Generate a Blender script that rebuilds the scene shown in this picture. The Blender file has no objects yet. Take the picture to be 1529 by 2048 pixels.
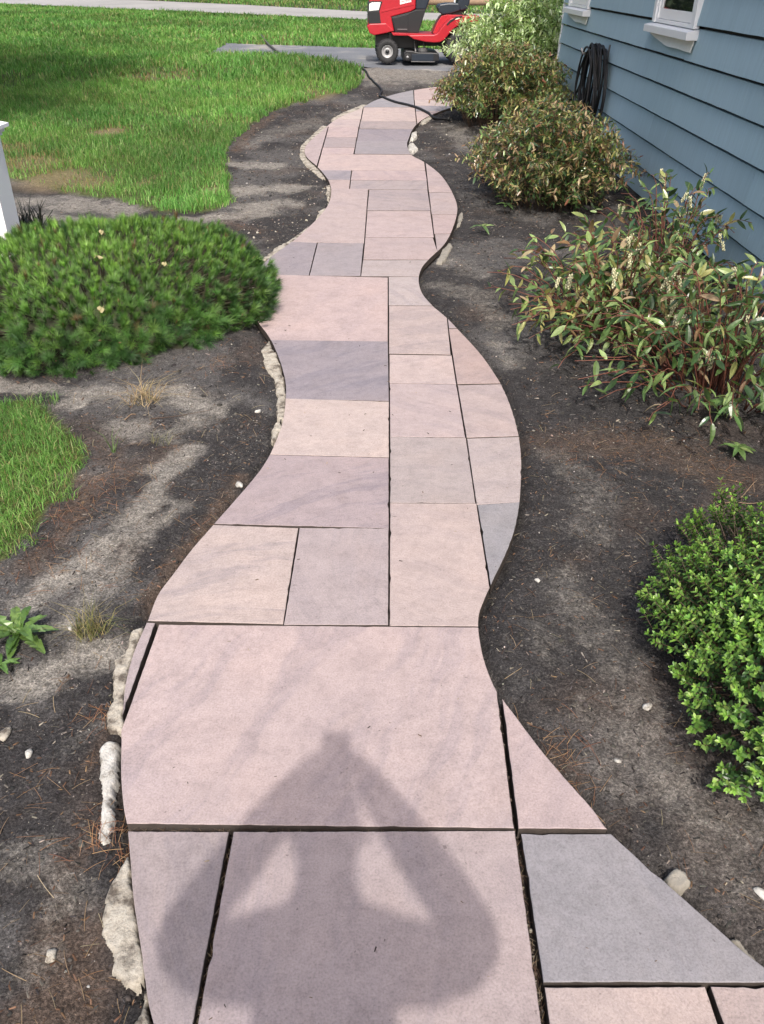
import bpy, bmesh, math, random
import numpy as np
from mathutils import Vector, Matrix

# ------------------------------------------------------------------ camera, sky, sun, exposure
SC = bpy.context.scene
COL = SC.collection
FPX, PITCH, ROLL, HCAM = 1636.0, math.radians(33.45), 0.014, 1.70
cd = bpy.data.cameras.new('camera')
cam = bpy.data.objects.new('camera', cd)
COL.objects.link(cam)
cd.sensor_fit = 'VERTICAL'
cd.sensor_height = 24.0
cd.lens = 24.0 * FPX / 2048.0
cd.clip_start = 0.01
cd.clip_end = 1000
_f = Vector((0, math.cos(PITCH), -math.sin(PITCH)))
_u0 = Vector((0, math.sin(PITCH), math.cos(PITCH)))
_r0 = Vector((1, 0, 0))
_r = _r0 * math.cos(ROLL) + _u0 * math.sin(ROLL)
_u = -_r0 * math.sin(ROLL) + _u0 * math.cos(ROLL)
_m = Matrix((_r, _u, -_f)).transposed().to_4x4()
_m.translation = (0, 0, HCAM)
cam.matrix_world = _m
SC.camera = cam

SUN_EL = math.radians(49.0)
SUN_AZ = -0.062                       # shadows fall along +Y, a touch to -X
w = bpy.data.worlds.new('World')
SC.world = w
w.use_nodes = True
nt = w.node_tree
sky = nt.nodes.new('ShaderNodeTexSky')
sky.sky_type = 'NISHITA'
sky.sun_disc = False
sky.sun_elevation = SUN_EL
sky.sun_rotation = math.radians(180) + SUN_AZ
sky.air_density = 1.0
sky.dust_density = 5.0
bg = nt.nodes['Background']
bg.inputs[1].default_value = 0.15
nt.links.new(sky.outputs[0], bg.inputs[0])
sl = bpy.data.lights.new('sun', 'SUN')
sl.energy = 2.0
sl.angle = math.radians(0.9)
sl.color = (1.0, 0.955, 0.89)
sun = bpy.data.objects.new('sun', sl)
COL.objects.link(sun)
SUN_DIR = Vector((SUN_AZ * math.cos(SUN_EL), math.cos(SUN_EL), -math.sin(SUN_EL))).normalized()
sun.rotation_euler = SUN_DIR.to_track_quat('-Z', 'Y').to_euler()
sun.location = (2, -8, 12)
SC.view_settings.view_transform = 'Standard'
SC.view_settings.look = 'None'
SC.view_settings.exposure = 0.76
SC.view_settings.gamma = 1.0
SC.view_settings.use_curve_mapping = False

rng = np.random.default_rng(7)
random.seed(7)

# ------------------------------------------------------------------ terrain and picture-to-ground mapping
def g(Y):
    Y = np.asarray(Y, float)
    a = 0.00543 * (np.clip(Y, 8, 16.2) - 8) ** 2
    b = 0.02 * (np.clip(Y, 16.2, 60) - 16.2)
    return a + b
def gf(y): return float(g(y))
def pray(px, py):
    x = (px - 764.5) / FPX; y = -(py - 1024) / FPX
    return _f + _r * x + _u * y
def T(px, py, dz=0.0):
    """point of the terrain seen at photo position (px, py)"""
    d = pray(px, py)
    lo, hi = 0.1, 200.0
    for _ in range(60):
        t = 0.5 * (lo + hi)
        if HCAM + d.z * t > gf(d.y * t) + dz: lo = t
        else: hi = t
    return Vector((d.x * t, d.y * t, gf(d.y * t) + dz))
def T2(px, py):
    p = T(px, py); return (p.x, p.y)

# ------------------------------------------------------------------ small tools
def tag(o, label=None, cat=None, group=None, kind=None):
    if label: o['label'] = label
    if cat: o['category'] = cat
    if group: o['group'] = group
    if kind: o['kind'] = kind
    return o
def link(o, parent=None):
    COL.objects.link(o)
    if parent is not None: o.parent = parent
    return o
def empty(name, loc=(0, 0, 0)):
    o = bpy.data.objects.new(name, None)
    o.location = loc; o.empty_display_size = 0.1
    return link(o)
def mobj(name, V, F, mat, parent=None, smooth=False):
    me = bpy.data.meshes.new(name)
    me.from_pydata([tuple(v) for v in V], [], [tuple(f) for f in F])
    me.materials.append(mat)
    if smooth:
        me.polygons.foreach_set('use_smooth', [True] * len(me.polygons))
    me.update()
    return link(bpy.data.objects.new(name, me), parent)
def bobj(name, bm, mat, parent=None, smooth=False, recalc=True):
    if recalc: bmesh.ops.recalc_face_normals(bm, faces=bm.faces[:])
    me = bpy.data.meshes.new(name)
    bm.to_mesh(me); bm.free()
    for m in (mat if isinstance(mat, (list, tuple)) else [mat]): me.materials.append(m)
    if smooth:
        me.polygons.foreach_set('use_smooth', [True] * len(me.polygons))
    return link(bpy.data.objects.new(name, me), parent)
def bulk(name, V, L, starts, totals, mat, col=None, parent=None, smooth=False):
    """mesh from numpy arrays: vertices, loop indices, polygon starts and sizes"""
    me = bpy.data.meshes.new(name)
    me.vertices.add(len(V)); me.vertices.foreach_set('co', np.ascontiguousarray(V, np.float32).ravel())
    me.loops.add(len(L)); me.loops.foreach_set('vertex_index', np.ascontiguousarray(L, np.int32))
    me.polygons.add(len(starts))
    me.polygons.foreach_set('loop_start', np.ascontiguousarray(starts, np.int32))
    me.polygons.foreach_set('loop_total', np.ascontiguousarray(totals, np.int32))
    if smooth: me.polygons.foreach_set('use_smooth', np.ones(len(starts), bool))
    me.update(calc_edges=True)
    if col is not None:
        a = me.attributes.new('col', 'FLOAT_COLOR', 'POINT')
        c = np.ones((len(V), 4), np.float32); c[:, :3] = col
        a.data.foreach_set('color', c.ravel())
    me.materials.append(mat)
    return link(bpy.data.objects.new(name, me), parent)
def scatter(tv, tf, M, P, C=None):
    """template verts/faces placed by N 3x3 matrices and positions -> arrays"""
    tv = np.asarray(tv, float); N = len(P); n = len(tv)
    V = np.einsum('nij,kj->nki', M, tv) + P[:, None, :]
    fl = np.concatenate([np.array(f) for f in tf]); ft = np.array([len(f) for f in tf])
    L = (np.arange(N)[:, None] * n + fl[None]).ravel()
    tot = np.tile(ft, N)
    col = None if C is None else np.repeat(C, n, axis=0)
    return V.reshape(-1, 3), L, tot, col
def join_arrays(parts):
    Vs, Ls, Ts, Cs, off = [], [], [], [], 0
    for V, L, t, c in parts:
        Vs.append(V); Ls.append(L + off); Ts.append(t); off += len(V)
        if c is not None: Cs.append(c)
    T_ = np.concatenate(Ts); st = np.concatenate([[0], np.cumsum(T_)[:-1]])
    return np.concatenate(Vs), np.concatenate(Ls), st, T_, (np.concatenate(Cs) if Cs else None)
def scatter_obj(name, parts, mat, parent=None, smooth=False):
    V, L, st, t, c = join_arrays(parts)
    return bulk(name, V, L, st, t, mat, c, parent, smooth)
def frames(D, Nrm):
    """N 3x3 matrices whose columns are direction, side, normal"""
    D = D / np.linalg.norm(D, axis=1, keepdims=True)
    S = np.cross(Nrm, D); ln = np.linalg.norm(S, axis=1, keepdims=True)
    S = np.where(ln > 1e-6, S / np.maximum(ln, 1e-6), np.array([1.0, 0, 0]))
    Z = np.cross(D, S)
    return np.stack([D, S, Z], axis=2)
def box(bm, x0, x1, y0, y1, z0, z1):
    v = [bm.verts.new((x, y, z)) for x in (x0, x1) for y in (y0, y1) for z in (z0, z1)]
    for f in ((0, 1, 3, 2), (4, 6, 7, 5), (0, 4, 5, 1), (2, 3, 7, 6), (0, 2, 6, 4), (1, 5, 7, 3)):
        bm.faces.new([v[i] for i in f])
    return v
def bevel(bm, w, seg=2, ang=0.5):
    es = [e for e in bm.edges if len(e.link_faces) == 2 and e.calc_face_angle(0) > ang]
    bmesh.ops.bevel(bm, geom=es, offset=w, segments=seg, profile=0.7, affect='EDGES', clamp_overlap=True)
def boxobj(name, dims, mat, parent=None, bev=0.0, seg=2):
    bm = bmesh.new(); box(bm, *dims)
    bmesh.ops.recalc_face_normals(bm, faces=bm.faces[:])
    if bev: bevel(bm, bev, seg)
    return bobj(name, bm, mat, parent)
def tube(pts, rad, sides=8, closed=False):
    """verts, faces of a tube; rad a number or one per point"""
    pts = [Vector(p) for p in pts]; n = len(pts)
    rad = [rad] * n if not hasattr(rad, '__len__') else rad
    V, F = [], []
    up = Vector((0.13, 0.21, 0.97))
    prev = None
    for i, p in enumerate(pts):
        if closed: t = pts[(i + 1) % n] - pts[i - 1]
        else: t = pts[min(i + 1, n - 1)] - pts[max(i - 1, 0)]
        t = t.normalized() if t.length > 1e-9 else Vector((0, 0, 1))
        if prev is None: a = t.cross(up if abs(t.dot(up)) < 0.95 else Vector((1, 0, 0))).normalized()
        else:
            a = prev - t * prev.dot(t)
            a = a.normalized() if a.length > 1e-6 else t.orthogonal().normalized()
        prev = a; b = t.cross(a)
        for k in range(sides):
            q = 2 * math.pi * k / sides
            V.append(p + (a * math.cos(q) + b * math.sin(q)) * rad[i])
    m = n if closed else n - 1
    for i in range(m):
        for k in range(sides):
            j = (i + 1) % n
            F.append((i * sides + k, i * sides + (k + 1) % sides, j * sides + (k + 1) % sides, j * sides + k))
    if not closed:
        F.append(tuple(range(sides - 1, -1, -1)))
        F.append(tuple((n - 1) * sides + k for k in range(sides)))
    return V, F
def merge(items):
    V, F = [], []
    for v, f in items:
        o = len(V); V += list(v); F += [tuple(i + o for i in q) for q in f]
    return V, F
def catmull(pts, per=6, closed=False):
    pts = [Vector(p) for p in pts]; n = len(pts); out = []
    rg = range(n) if closed else range(n - 1)
    for i in rg:
        if closed: p0, p1, p2, p3 = pts[i - 1], pts[i], pts[(i + 1) % n], pts[(i + 2) % n]
        else: p0, p1, p2, p3 = pts[max(i - 1, 0)], pts[i], pts[i + 1], pts[min(i + 2, n - 1)]
        for k in range(per):
            t = k / per
            out.append(0.5 * ((2 * p1) + (p2 - p0) * t + (2 * p0 - 5 * p1 + 4 * p2 - p3) * t * t + (3 * p1 - p0 - 3 * p2 + p3) * t ** 3))
    if not closed: out.append(pts[-1])
    return out
def inpoly(X, Y, poly):
    X = np.asarray(X, float); Y = np.asarray(Y, float)
    r = np.zeros(X.shape, bool); n = len(poly)
    for i in range(n):
        x1, y1 = poly[i][0], poly[i][1]; x2, y2 = poly[i - 1][0], poly[i - 1][1]
        if y1 == y2: continue
        c = (y1 > Y) != (y2 > Y)
        r ^= c & (X < (x2 - x1) * (Y - y1) / (y2 - y1) + x1)
    return r
def distline(X, Y, line, closed=False):
    d = np.full(np.shape(X), 1e9); n = len(line)
    for i in range(n if closed else n - 1):
        a = line[i]; b = line[(i + 1) % n]
        dx, dy = b[0] - a[0], b[1] - a[1]; q = dx * dx + dy * dy + 1e-12
        t = np.clip(((X - a[0]) * dx + (Y - a[1]) * dy) / q, 0, 1)
        d = np.minimum(d, np.hypot(X - a[0] - t * dx, Y - a[1] - t * dy))
    return d
_H = np.random.default_rng(11).random((256, 256))
def vnoise(X, Y, s, ox=0.0):
    """smooth value noise in 0..1"""
    X = np.asarray(X, float) * s + ox + 500; Y = np.asarray(Y, float) * s + ox * 1.7 + 500
    xi = np.floor(X).astype(int); yi = np.floor(Y).astype(int)
    fx = X - xi; fy = Y - yi
    fx = fx * fx * (3 - 2 * fx); fy = fy * fy * (3 - 2 * fy)
    h = lambda i, j: _H[i % 256, j % 256]
    return (h(xi, yi) * (1 - fx) + h(xi + 1, yi) * fx) * (1 - fy) + (h(xi, yi + 1) * (1 - fx) + h(xi + 1, yi + 1) * fx) * fy
def fbm(X, Y, s, ox=0.0, o=4):
    r = 0; a = 0.5; t = 0
    for k in range(o):
        r = r + a * vnoise(X, Y, s * 2 ** k, ox + 13.7 * k); t += a; a *= 0.5
    return r / t
def ss(a, b, x):
    t = np.clip((x - a) / (b - a), 0, 1); return t * t * (3 - 2 * t)

# ------------------------------------------------------------------ materials
class NT:
    def __init__(self, name):
        self.m = bpy.data.materials.new(name); self.m.use_nodes = True
        self.t = self.m.node_tree; self.b = self.t.nodes['Principled BSDF']; self.o = self.t.nodes['Material Output']
    def n(self, kind, **kw):
        x = self.t.nodes.new('ShaderNode' + kind)
        for k, v in kw.items(): setattr(x, k, v)
        return x
    def l(self, a, b): self.t.links.new(a, b)
    def noise(self, scale, detail=4, rough=0.55, vec=None):
        x = self.n('TexNoise'); x.inputs['Scale'].default_value = scale
        x.inputs['Detail'].default_value = detail; x.inputs['Roughness'].default_value = rough
        if vec is not None: self.l(vec, x.inputs['Vector'])
        return x.outputs['Fac']
    def pos(self):
        return self.n('NewGeometry').outputs['Position']
    def ramp(self, fac, stops):
        r = self.n('ValToRGB'); e = r.color_ramp.elements
        while len(e) < len(stops): e.new(0.5)
        for q, (p, c) in zip(e, stops):
            q.position = p; q.color = (c[0], c[1], c[2], 1) if hasattr(c, '__len__') else (c, c, c, 1)
        self.l(fac, r.inputs[0]); return r.outputs[0]
    def mix(self, fac, a, b, mode='MIX'):
        x = self.n('Mix', data_type='RGBA', blend_type=mode)
        for i, v in ((0, fac), (6, a), (7, b)):
            if hasattr(v, 'is_linked'): self.l(v, x.inputs[i])
            elif hasattr(v, '__len__'): x.inputs[i].default_value = (v[0], v[1], v[2], 1)
            else: x.inputs[i].default_value = v
        return x.outputs[2]
    def math(self, op, a, b=0.0):
        x = self.n('Math', operation=op)
        for i, v in ((0, a), (1, b)):
            if hasattr(v, 'is_linked'): self.l(v, x.inputs[i])
            else: x.inputs[i].default_value = v
        return x.outputs[0]
    def bump(self, h, strength=0.3, dist=0.01):
        x = self.n('Bump'); x.inputs['Strength'].default_value = strength; x.inputs['Distance'].default_value = dist
        self.l(h, x.inputs['Height']); self.l(x.outputs[0], self.b.inputs['Normal'])
    def base(self, c):
        if hasattr(c, 'is_linked'): self.l(c, self.b.inputs['Base Color'])
        else: self.b.inputs['Base Color'].default_value = (c[0], c[1], c[2], 1)
    def rough(self, v, spec=None):
        if hasattr(v, 'is_linked'): self.l(v, self.b.inputs['Roughness'])
        else: self.b.inputs['Roughness'].default_value = v
        if spec is not None: self.b.inputs['Specular IOR Level'].default_value = spec
def simple(name, c, rough=0.6, var=0.12, scale=8, bump=0.0, metal=0.0, spec=0.5, coat=0.0):
    k = NT(name); p = k.pos()
    f = k.noise(scale, 5, 0.6, p)
    k.base(k.mix(f, [v * (1 - var) for v in c], [min(1, v * (1 + var)) for v in c]))
    k.rough(rough, spec); k.b.inputs['Metallic'].default_value = metal
    k.b.inputs['Coat Weight'].default_value = coat
    if bump: k.bump(k.noise(scale * 6, 4, 0.6, p), bump, 0.004)
    return k.m
def leafmat(name, by_object=False, rough=0.42, trans=0.28, var=0.25, scale=40, spec=0.5):
    k = NT(name)
    if by_object: c = k.n('ObjectInfo').outputs['Color']
    else:
        a = k.n('Attribute'); a.attribute_name = 'col'; c = a.outputs['Color']
    f = k.noise(scale, 2, 0.5, k.pos())
    c2 = k.mix(1.0, c, k.ramp(f, [(0.3, 1 - var), (0.7, 1 + var * 0.6)]), 'MULTIPLY')
    k.base(c2); k.rough(rough, spec)
    tr = k.n('BsdfTranslucent'); k.l(k.mix(1.0, c2, (1.15, 1.25, 0.55), 'MULTIPLY'), tr.inputs[0])
    mx = k.n('MixShader'); mx.inputs[0].default_value = trans
    k.l(k.b.outputs[0], mx.inputs[1]); k.l(tr.outputs[0], mx.inputs[2]); k.l(mx.outputs[0], k.o.inputs[0])
    return k.m
MT = {}
# --- sandstone slabs: object colour, streaky bands, speckle
k = NT('sandstone'); p = k.pos(); oi = k.n('ObjectInfo')
vr = k.n('VectorRotate', rotation_type='Z_AXIS'); k.l(p, vr.inputs['Vector'])
k.l(k.math('MULTIPLY', oi.outputs['Random'], 6.28), vr.inputs['Angle'])
va = k.n('VectorMath', operation='ADD'); k.l(vr.outputs[0], va.inputs[0])
cx = k.n('CombineXYZ'); k.l(k.math('MULTIPLY', oi.outputs['Random'], 57.0), cx.inputs[0]); k.l(cx.outputs[0], va.inputs[1])
wv = k.n('TexNoise'); wv.inputs['Scale'].default_value = 1.6; wv.inputs['Detail'].default_value = 3; k.l(va.outputs[0], wv.inputs['Vector'])
ws = k.n('VectorMath', operation='SCALE'); ws.inputs['Scale'].default_value = 0.35; k.l(wv.outputs['Color'], ws.inputs[0])
wa = k.n('VectorMath', operation='ADD'); k.l(va.outputs[0], wa.inputs[0]); k.l(ws.outputs[0], wa.inputs[1])
mp = k.n('Mapping'); mp.inputs['Scale'].default_value = (0.7, 4.6, 1.0); k.l(wa.outputs[0], mp.inputs[0])
band = k.noise(2.0, 5, 0.62, mp.outputs[0])
blot = k.noise(3.2, 5, 0.6, va.outputs[0])
fine = k.noise(190, 3, 0.7, p)
mid = k.noise(38, 4, 0.7, p)
c = oi.outputs['Color']
sv = k.ramp(k.math('FRACT', k.math('MULTIPLY', oi.outputs['Random'], 7.13)), [(0.0, 0.1), (0.6, 0.32), (1.0, 0.8)])
c = k.mix(k.math('MULTIPLY', sv, k.ramp(band, [(0.52, 0.0), (0.60, 0.75), (0.66, 0.3), (0.74, 0.8)])), c, k.mix(1.0, c, (0.70, 0.73, 0.80), 'MULTIPLY'))
c = k.mix(k.ramp(blot, [(0.30, 0.75), (0.50, 0.0)]), c, k.mix(1.0, c, (1.08, 1.05, 1.02), 'MULTIPLY'))
c = k.mix(k.ramp(blot, [(0.55, 0.0), (0.72, 0.5)]), c, k.mix(1.0, c, (0.86, 0.88, 0.93), 'MULTIPLY'))
c = k.mix(1.0, c, k.ramp(mid, [(0.28, 0.86), (0.5, 1.0), (0.75, 1.06)]), 'MULTIPLY')
c = k.mix(1.0, c, k.ramp(fine, [(0.25, 0.72), (0.5, 1.0), (0.78, 1.18)]), 'MULTIPLY')
gy = k.noise(60, 2, 0.5, va.outputs[0]); gz = k.noise(5, 3, 0.6, p)
sp = k.math('MULTIPLY', k.ramp(gy, [(0.69, 0.0), (0.73, 1.0)]), k.ramp(gz, [(0.48, 0.0), (0.6, 0.8)]))
c = k.mix(sp, c, k.mix(1.0, c, (0.50, 0.48, 0.47), 'MULTIPLY'))
st = k.noise(1.1, 6, 0.7, p)
mt = k.noise(11, 5, 0.65, p)
c = k.mix(1.0, c, k.ramp(mt, [(0.30, 0.88), (0.5, 1.0), (0.70, 1.07)]), 'MULTIPLY')
c = k.mix(k.ramp(st, [(0.56, 0.0), (0.70, 0.35)]), c, k.mix(1.0, c, (0.80, 0.76, 0.70), 'MULTIPLY'))
big = k.noise(9, 5, 0.6, mp.outputs[0])
k.base(c); k.rough(0.82, 0.25); k.bump(k.math('ADD', k.math('ADD', k.math('MULTIPLY', mid, 1.2), fine), k.math('MULTIPLY', big, 3.0)), 0.42, 0.0018)
MT['stone'] = k.m
# --- soil: vertex colour (kind of soil) with grain
k = NT('soil'); p = k.pos(); a = k.n('Attribute'); a.attribute_name = 'col'
f1 = k.noise(28, 6, 0.72, p); f2 = k.noise(140, 4, 0.75, p); f3 = k.noise(420, 2, 0.6, p)
am = k.n('Attribute'); am.attribute_name = 'mask'; sx = k.n('SeparateColor'); k.l(am.outputs['Color'], sx.inputs[0])
fm = k.noise(9, 8, 0.72, p); fm2 = k.noise(55, 4, 0.7, p)
sf = k.math('ADD', sx.outputs[0], k.math('ADD', k.math('MULTIPLY', k.math('SUBTRACT', fm, 0.5), 1.3), k.math('MULTIPLY', k.math('SUBTRACT', fm2, 0.5), 1.3)))
ca = k.mix(k.ramp(sf, [(0.10, 0.0), (0.45, 0.32), (1.05, 0.85)]), a.outputs['Color'], (0.275, 0.252, 0.220))
c = k.mix(1.0, ca, k.ramp(f1, [(0.28, 0.50), (0.5, 0.95), (0.72, 1.42)]), 'MULTIPLY')
c = k.mix(1.0, c, k.ramp(f2, [(0.30, 0.30), (0.5, 0.95), (0.70, 2.1)]), 'MULTIPLY')
c = k.mix(k.ramp(f3, [(0.68, 0.0), (0.76, 0.55)]), c, (0.30, 0.27, 0.23))
k.base(c); k.rough(0.95, 0.15)
k.bump(k.math('ADD', f1, k.math('MULTIPLY', f2, 0.55)), 0.9, 0.012)
MT['soil'] = k.m
MT['stone_edge'] = simple('dark_joint_side', (0.075, 0.062, 0.055), 0.95, 0.45, 30, 0.6, spec=0.1)  # soil tone darkened so sunlit slab sides read as joint shade
MT['joint'] = simple('joint_soil', (0.035, 0.028, 0.024), 0.95, 0.5, 60, 0.8, spec=0.1)
k = NT('mortar'); p = k.pos()
f = k.noise(18, 6, 0.65, p); f2 = k.noise(160, 3, 0.7, p)
c = k.ramp(f, [(0.38, (0.11, 0.092, 0.075)), (0.49, (0.36, 0.325, 0.27)), (0.70, (0.50, 0.46, 0.39))])
c = k.mix(1.0, c, k.ramp(f2, [(0.3, 0.72), (0.6, 1.08)]), 'MULTIPLY')
k.base(c); k.rough(0.92, 0.2); k.bump(k.math('ADD', f, f2), 0.8, 0.004)
MT['mortar'] = k.m
MT['rock'] = simple('grey_rock', (0.26, 0.24, 0.205), 0.92, 0.4, 22, 0.8, spec=0.15)
k = NT('mortar_white'); p = k.pos()
f = k.noise(26, 6, 0.65, p); f2 = k.noise(160, 3, 0.7, p)
c = k.ramp(f, [(0.36, (0.20, 0.18, 0.155)), (0.48, (0.46, 0.44, 0.40)), (0.70, (0.60, 0.58, 0.54))])
c = k.mix(1.0, c, k.ramp(f2, [(0.3, 0.8), (0.6, 1.05)]), 'MULTIPLY')
k.base(c); k.rough(0.9, 0.2); k.bump(k.math('ADD', f, f2), 0.8, 0.004)
MT['mortar_white'] = k.m
# --- asphalt / road
k = NT('asphalt'); p = k.pos()
f = k.noise(0.9, 5, 0.6, p); f2 = k.noise(170, 2, 0.7, p)
c = k.ramp(f, [(0.38, (0.14, 0.148, 0.163)), (0.52, (0.18, 0.186, 0.196)), (0.62, (0.30, 0.285, 0.255))])
c = k.mix(1.0, c, k.ramp(f2, [(0.3, 0.7), (0.7, 1.25)]), 'MULTIPLY')
k.base(c); k.rough(0.9, 0.2); k.bump(f2, 0.5, 0.004); MT['asphalt'] = k.m
k = NT('old_road'); p = k.pos()
f = k.noise(0.7, 5, 0.6, p); f2 = k.noise(120, 2, 0.7, p)
c = k.ramp(f, [(0.3, (0.27, 0.265, 0.255)), (0.7, (0.36, 0.35, 0.335))])
c = k.mix(1.0, c, k.ramp(f2, [(0.3, 0.8), (0.7, 1.15)]), 'MULTIPLY')
k.base(c); k.rough(0.92, 0.15); MT['road'] = k.m
# --- house
k = NT('blue_siding'); p = k.pos(); oi = k.n('ObjectInfo')
mp = k.n('Mapping'); mp.inputs['Scale'].default_value = (1, 14, 0.7); k.l(p, mp.inputs[0])
gr = k.noise(3.5, 5, 0.6, mp.outputs[0]); f = k.noise(1.3, 4, 0.6, p)
c = k.mix(f, (0.330, 0.462, 0.530), (0.370, 0.505, 0.570))
c = k.mix(1.0, c, k.ramp(gr, [(0.3, 0.92), (0.7, 1.05)]), 'MULTIPLY')
c = k.mix(1.0, c, k.ramp(oi.outputs['Random'], [(0.0, 0.95), (1.0, 1.04)]), 'MULTIPLY')
k.base(c); k.rough(0.62, 0.3); k.bump(gr, 0.25, 0.004); MT['siding'] = k.m
MT['white'] = simple('white_paint', (0.80, 0.81, 0.82), 0.45, 0.04, 6, 0.08)
MT['vinyl'] = simple('white_vinyl', (0.90, 0.90, 0.90), 0.35, 0.02, 5)
MT['flashing'] = simple('peeling_flashing', (0.72, 0.72, 0.68), 0.5, 0.12, 14, 0.2)
k = NT('window_glass'); k.base((0.012, 0.017, 0.014)); k.rough(0.03, 0.6); MT['glass'] = k.m
MT['dark'] = simple('dark_concrete', (0.06, 0.055, 0.05), 0.9, 0.3, 12, 0.4)
MT['roof'] = simple('roof_shingle', (0.08, 0.08, 0.085), 0.9, 0.3, 20, 0.5)
MT['hose'] = simple('black_rubber', (0.009, 0.009, 0.010), 0.6, 0.3, 30)
MT['hose_grey'] = simple('dusty_rubber', (0.075, 0.07, 0.062), 0.7, 0.3, 30)
# --- mower
MT['red'] = simple('red_paint', (0.40, 0.014, 0.026), 0.34, 0.16, 14, coat=0.15)
MT['blackp'] = simple('black_plastic', (0.016, 0.017, 0.02), 0.42, 0.25, 20, 0.1)
MT['navy'] = simple('dark_vinyl', (0.02, 0.028, 0.042), 0.33, 0.2, 20)
MT['tyre'] = simple('tyre_rubber', (0.022, 0.022, 0.024), 0.75, 0.35, 40, 0.4)
MT['rim'] = simple('grey_rim', (0.36, 0.36, 0.37), 0.45, 0.12, 20, metal=0.3)
MT['steel'] = simple('worn_steel', (0.16, 0.16, 0.165), 0.5, 0.35, 20, metal=0.4)
MT['lamp'] = simple('headlight_lens', (0.75, 0.77, 0.78), 0.15, 0.08, 40)
MT['badge'] = simple('white_badge', (0.80, 0.78, 0.78), 0.4, 0.02, 20)
MT['badge_red'] = simple('badge_letters', (0.45, 0.03, 0.04), 0.4, 0.02, 20)
# --- plants
MT['leaf'] = leafmat('leaf', rough=0.30, spec=0.7)
MT['leaf_o'] = leafmat('leaf_single', True, rough=0.30, spec=0.7)
MT['boxleaf'] = leafmat('small_leaf', rough=0.38, trans=0.25)
MT['boxleaf_o'] = leafmat('small_leaf_single', True, rough=0.38, trans=0.25)
MT['needle'] = leafmat('needle', rough=0.5, trans=0.15, var=0.15, scale=60)
MT['needle_o'] = leafmat('needle_single', True, rough=0.5, trans=0.15, var=0.15, scale=60)
MT['grass'] = leafmat('grass_blade', rough=0.55, trans=0.35, var=0.12, scale=5, spec=0.3)
MT['tree_leaf'] = leafmat('tree_leaf', rough=0.55, trans=0.25, scale=2)
MT['redstem'] = simple('red_stem', (0.15, 0.055, 0.036), 0.6, 0.4, 14)
MT['stem'] = simple('brown_stem', (0.085, 0.052, 0.034), 0.7, 0.4, 14)
MT['bark'] = simple('bark', (0.085, 0.068, 0.055), 0.9, 0.4, 14, 0.9)
MT['flower'] = simple('cream_flower', (0.50, 0.48, 0.30), 0.6, 0.15, 60)
MT['chip'] = leafmat('mulch_chip', rough=0.9, trans=0.0, var=0.3, scale=60, spec=0.15)
MT['pebble'] = leafmat('pebble', rough=0.85, trans=0.0, var=0.25, scale=50, spec=0.25)
MT['straw'] = leafmat('straw', rough=0.7, trans=0.1, var=0.2, scale=60, spec=0.2)
MT['wood'] = simple('bleached_wood', (0.24, 0.165, 0.105), 0.85, 0.3, 10, 0.5)
MT['pale_leaf'] = simple('pale_fallen_leaf', (0.36, 0.32, 0.17), 0.6, 0.2, 20)
MT['skin'] = simple('skin', (0.50, 0.32, 0.24), 0.5, 0.06, 20)
MT['shirt'] = simple('grey_cotton', (0.16, 0.17, 0.2), 0.9, 0.1, 30)
MT['jeans'] = simple('blue_denim', (0.05, 0.07, 0.12), 0.9, 0.15, 40)
MT['hair'] = simple('brown_hair', (0.05, 0.03, 0.02), 0.6, 0.2, 60)
MT['shoe'] = simple('white_shoe', (0.5, 0.5, 0.5), 0.7, 0.1, 20)

# ------------------------------------------------------------------ outline of the path (photo positions laid on the terrain)
RIGHT = [(1529, 1934), (1435, 1856), (1324, 1757), (1221, 1665), (1188, 1621), (1147, 1574), (1089, 1508), (1036, 1438), (995, 1383), (972, 1330), (961, 1285), (957, 1248), (961, 1219), (981, 1172), (1018, 1093), (1036, 1030), (1043, 952), (1041, 893), (1030, 838), (1010, 783), (987, 744), (959, 705), (916, 658), (890, 632), (864, 610), (845, 587), (838, 564), (840, 545), (849, 528), (867, 510), (889, 488), (905, 459), (915, 423), (911, 398), (896, 369), (878, 346), (849, 324), (824, 310), (815, 292), (817, 279), (826, 258), (840, 243), (860, 231), (900, 216), (960, 205)]
LEFT = [(970, 163), (860, 175), (810, 184), (781, 191), (748, 202), (723, 216), (687, 231), (666, 243), (648, 258), (623, 279), (610, 297), (614, 314), (635, 333), (651, 351), (660, 366), (663, 387), (657, 409), (641, 431), (623, 449), (587, 481), (540, 515), (505, 552), (500, 600), (515, 640), (539, 673), (559, 717), (571, 760), (572, 791), (567, 838), (551, 885), (531, 925), (499, 967), (426, 1050), (385, 1097), (345, 1150), (316, 1190), (296, 1241), (269, 1303), (252, 1366), (246, 1423), (243, 1465), (243, 1552), (248, 1614), (255, 1651), (259, 1697), (267, 1792), (277, 1862), (290, 1957), (308, 2048)]
R_w = [(1.3, -1.4, 0), (1.2, 0.2, 0), (1.0, 0.72, 0)] + [tuple(T(*q)) for q in RIGHT]
L_w = [tuple(T(*q)) for q in LEFT] + [(-0.30, 0.55, 0), (-0.15, 0.2, 0), (-0.45, -1.4, 0)]
R_w = [(p.x, p.y) for p in catmull(R_w, 4)]
L_w = [(p.x, p.y) for p in catmull(L_w, 4)]
OUT = R_w + L_w          # counter-clockwise

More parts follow.
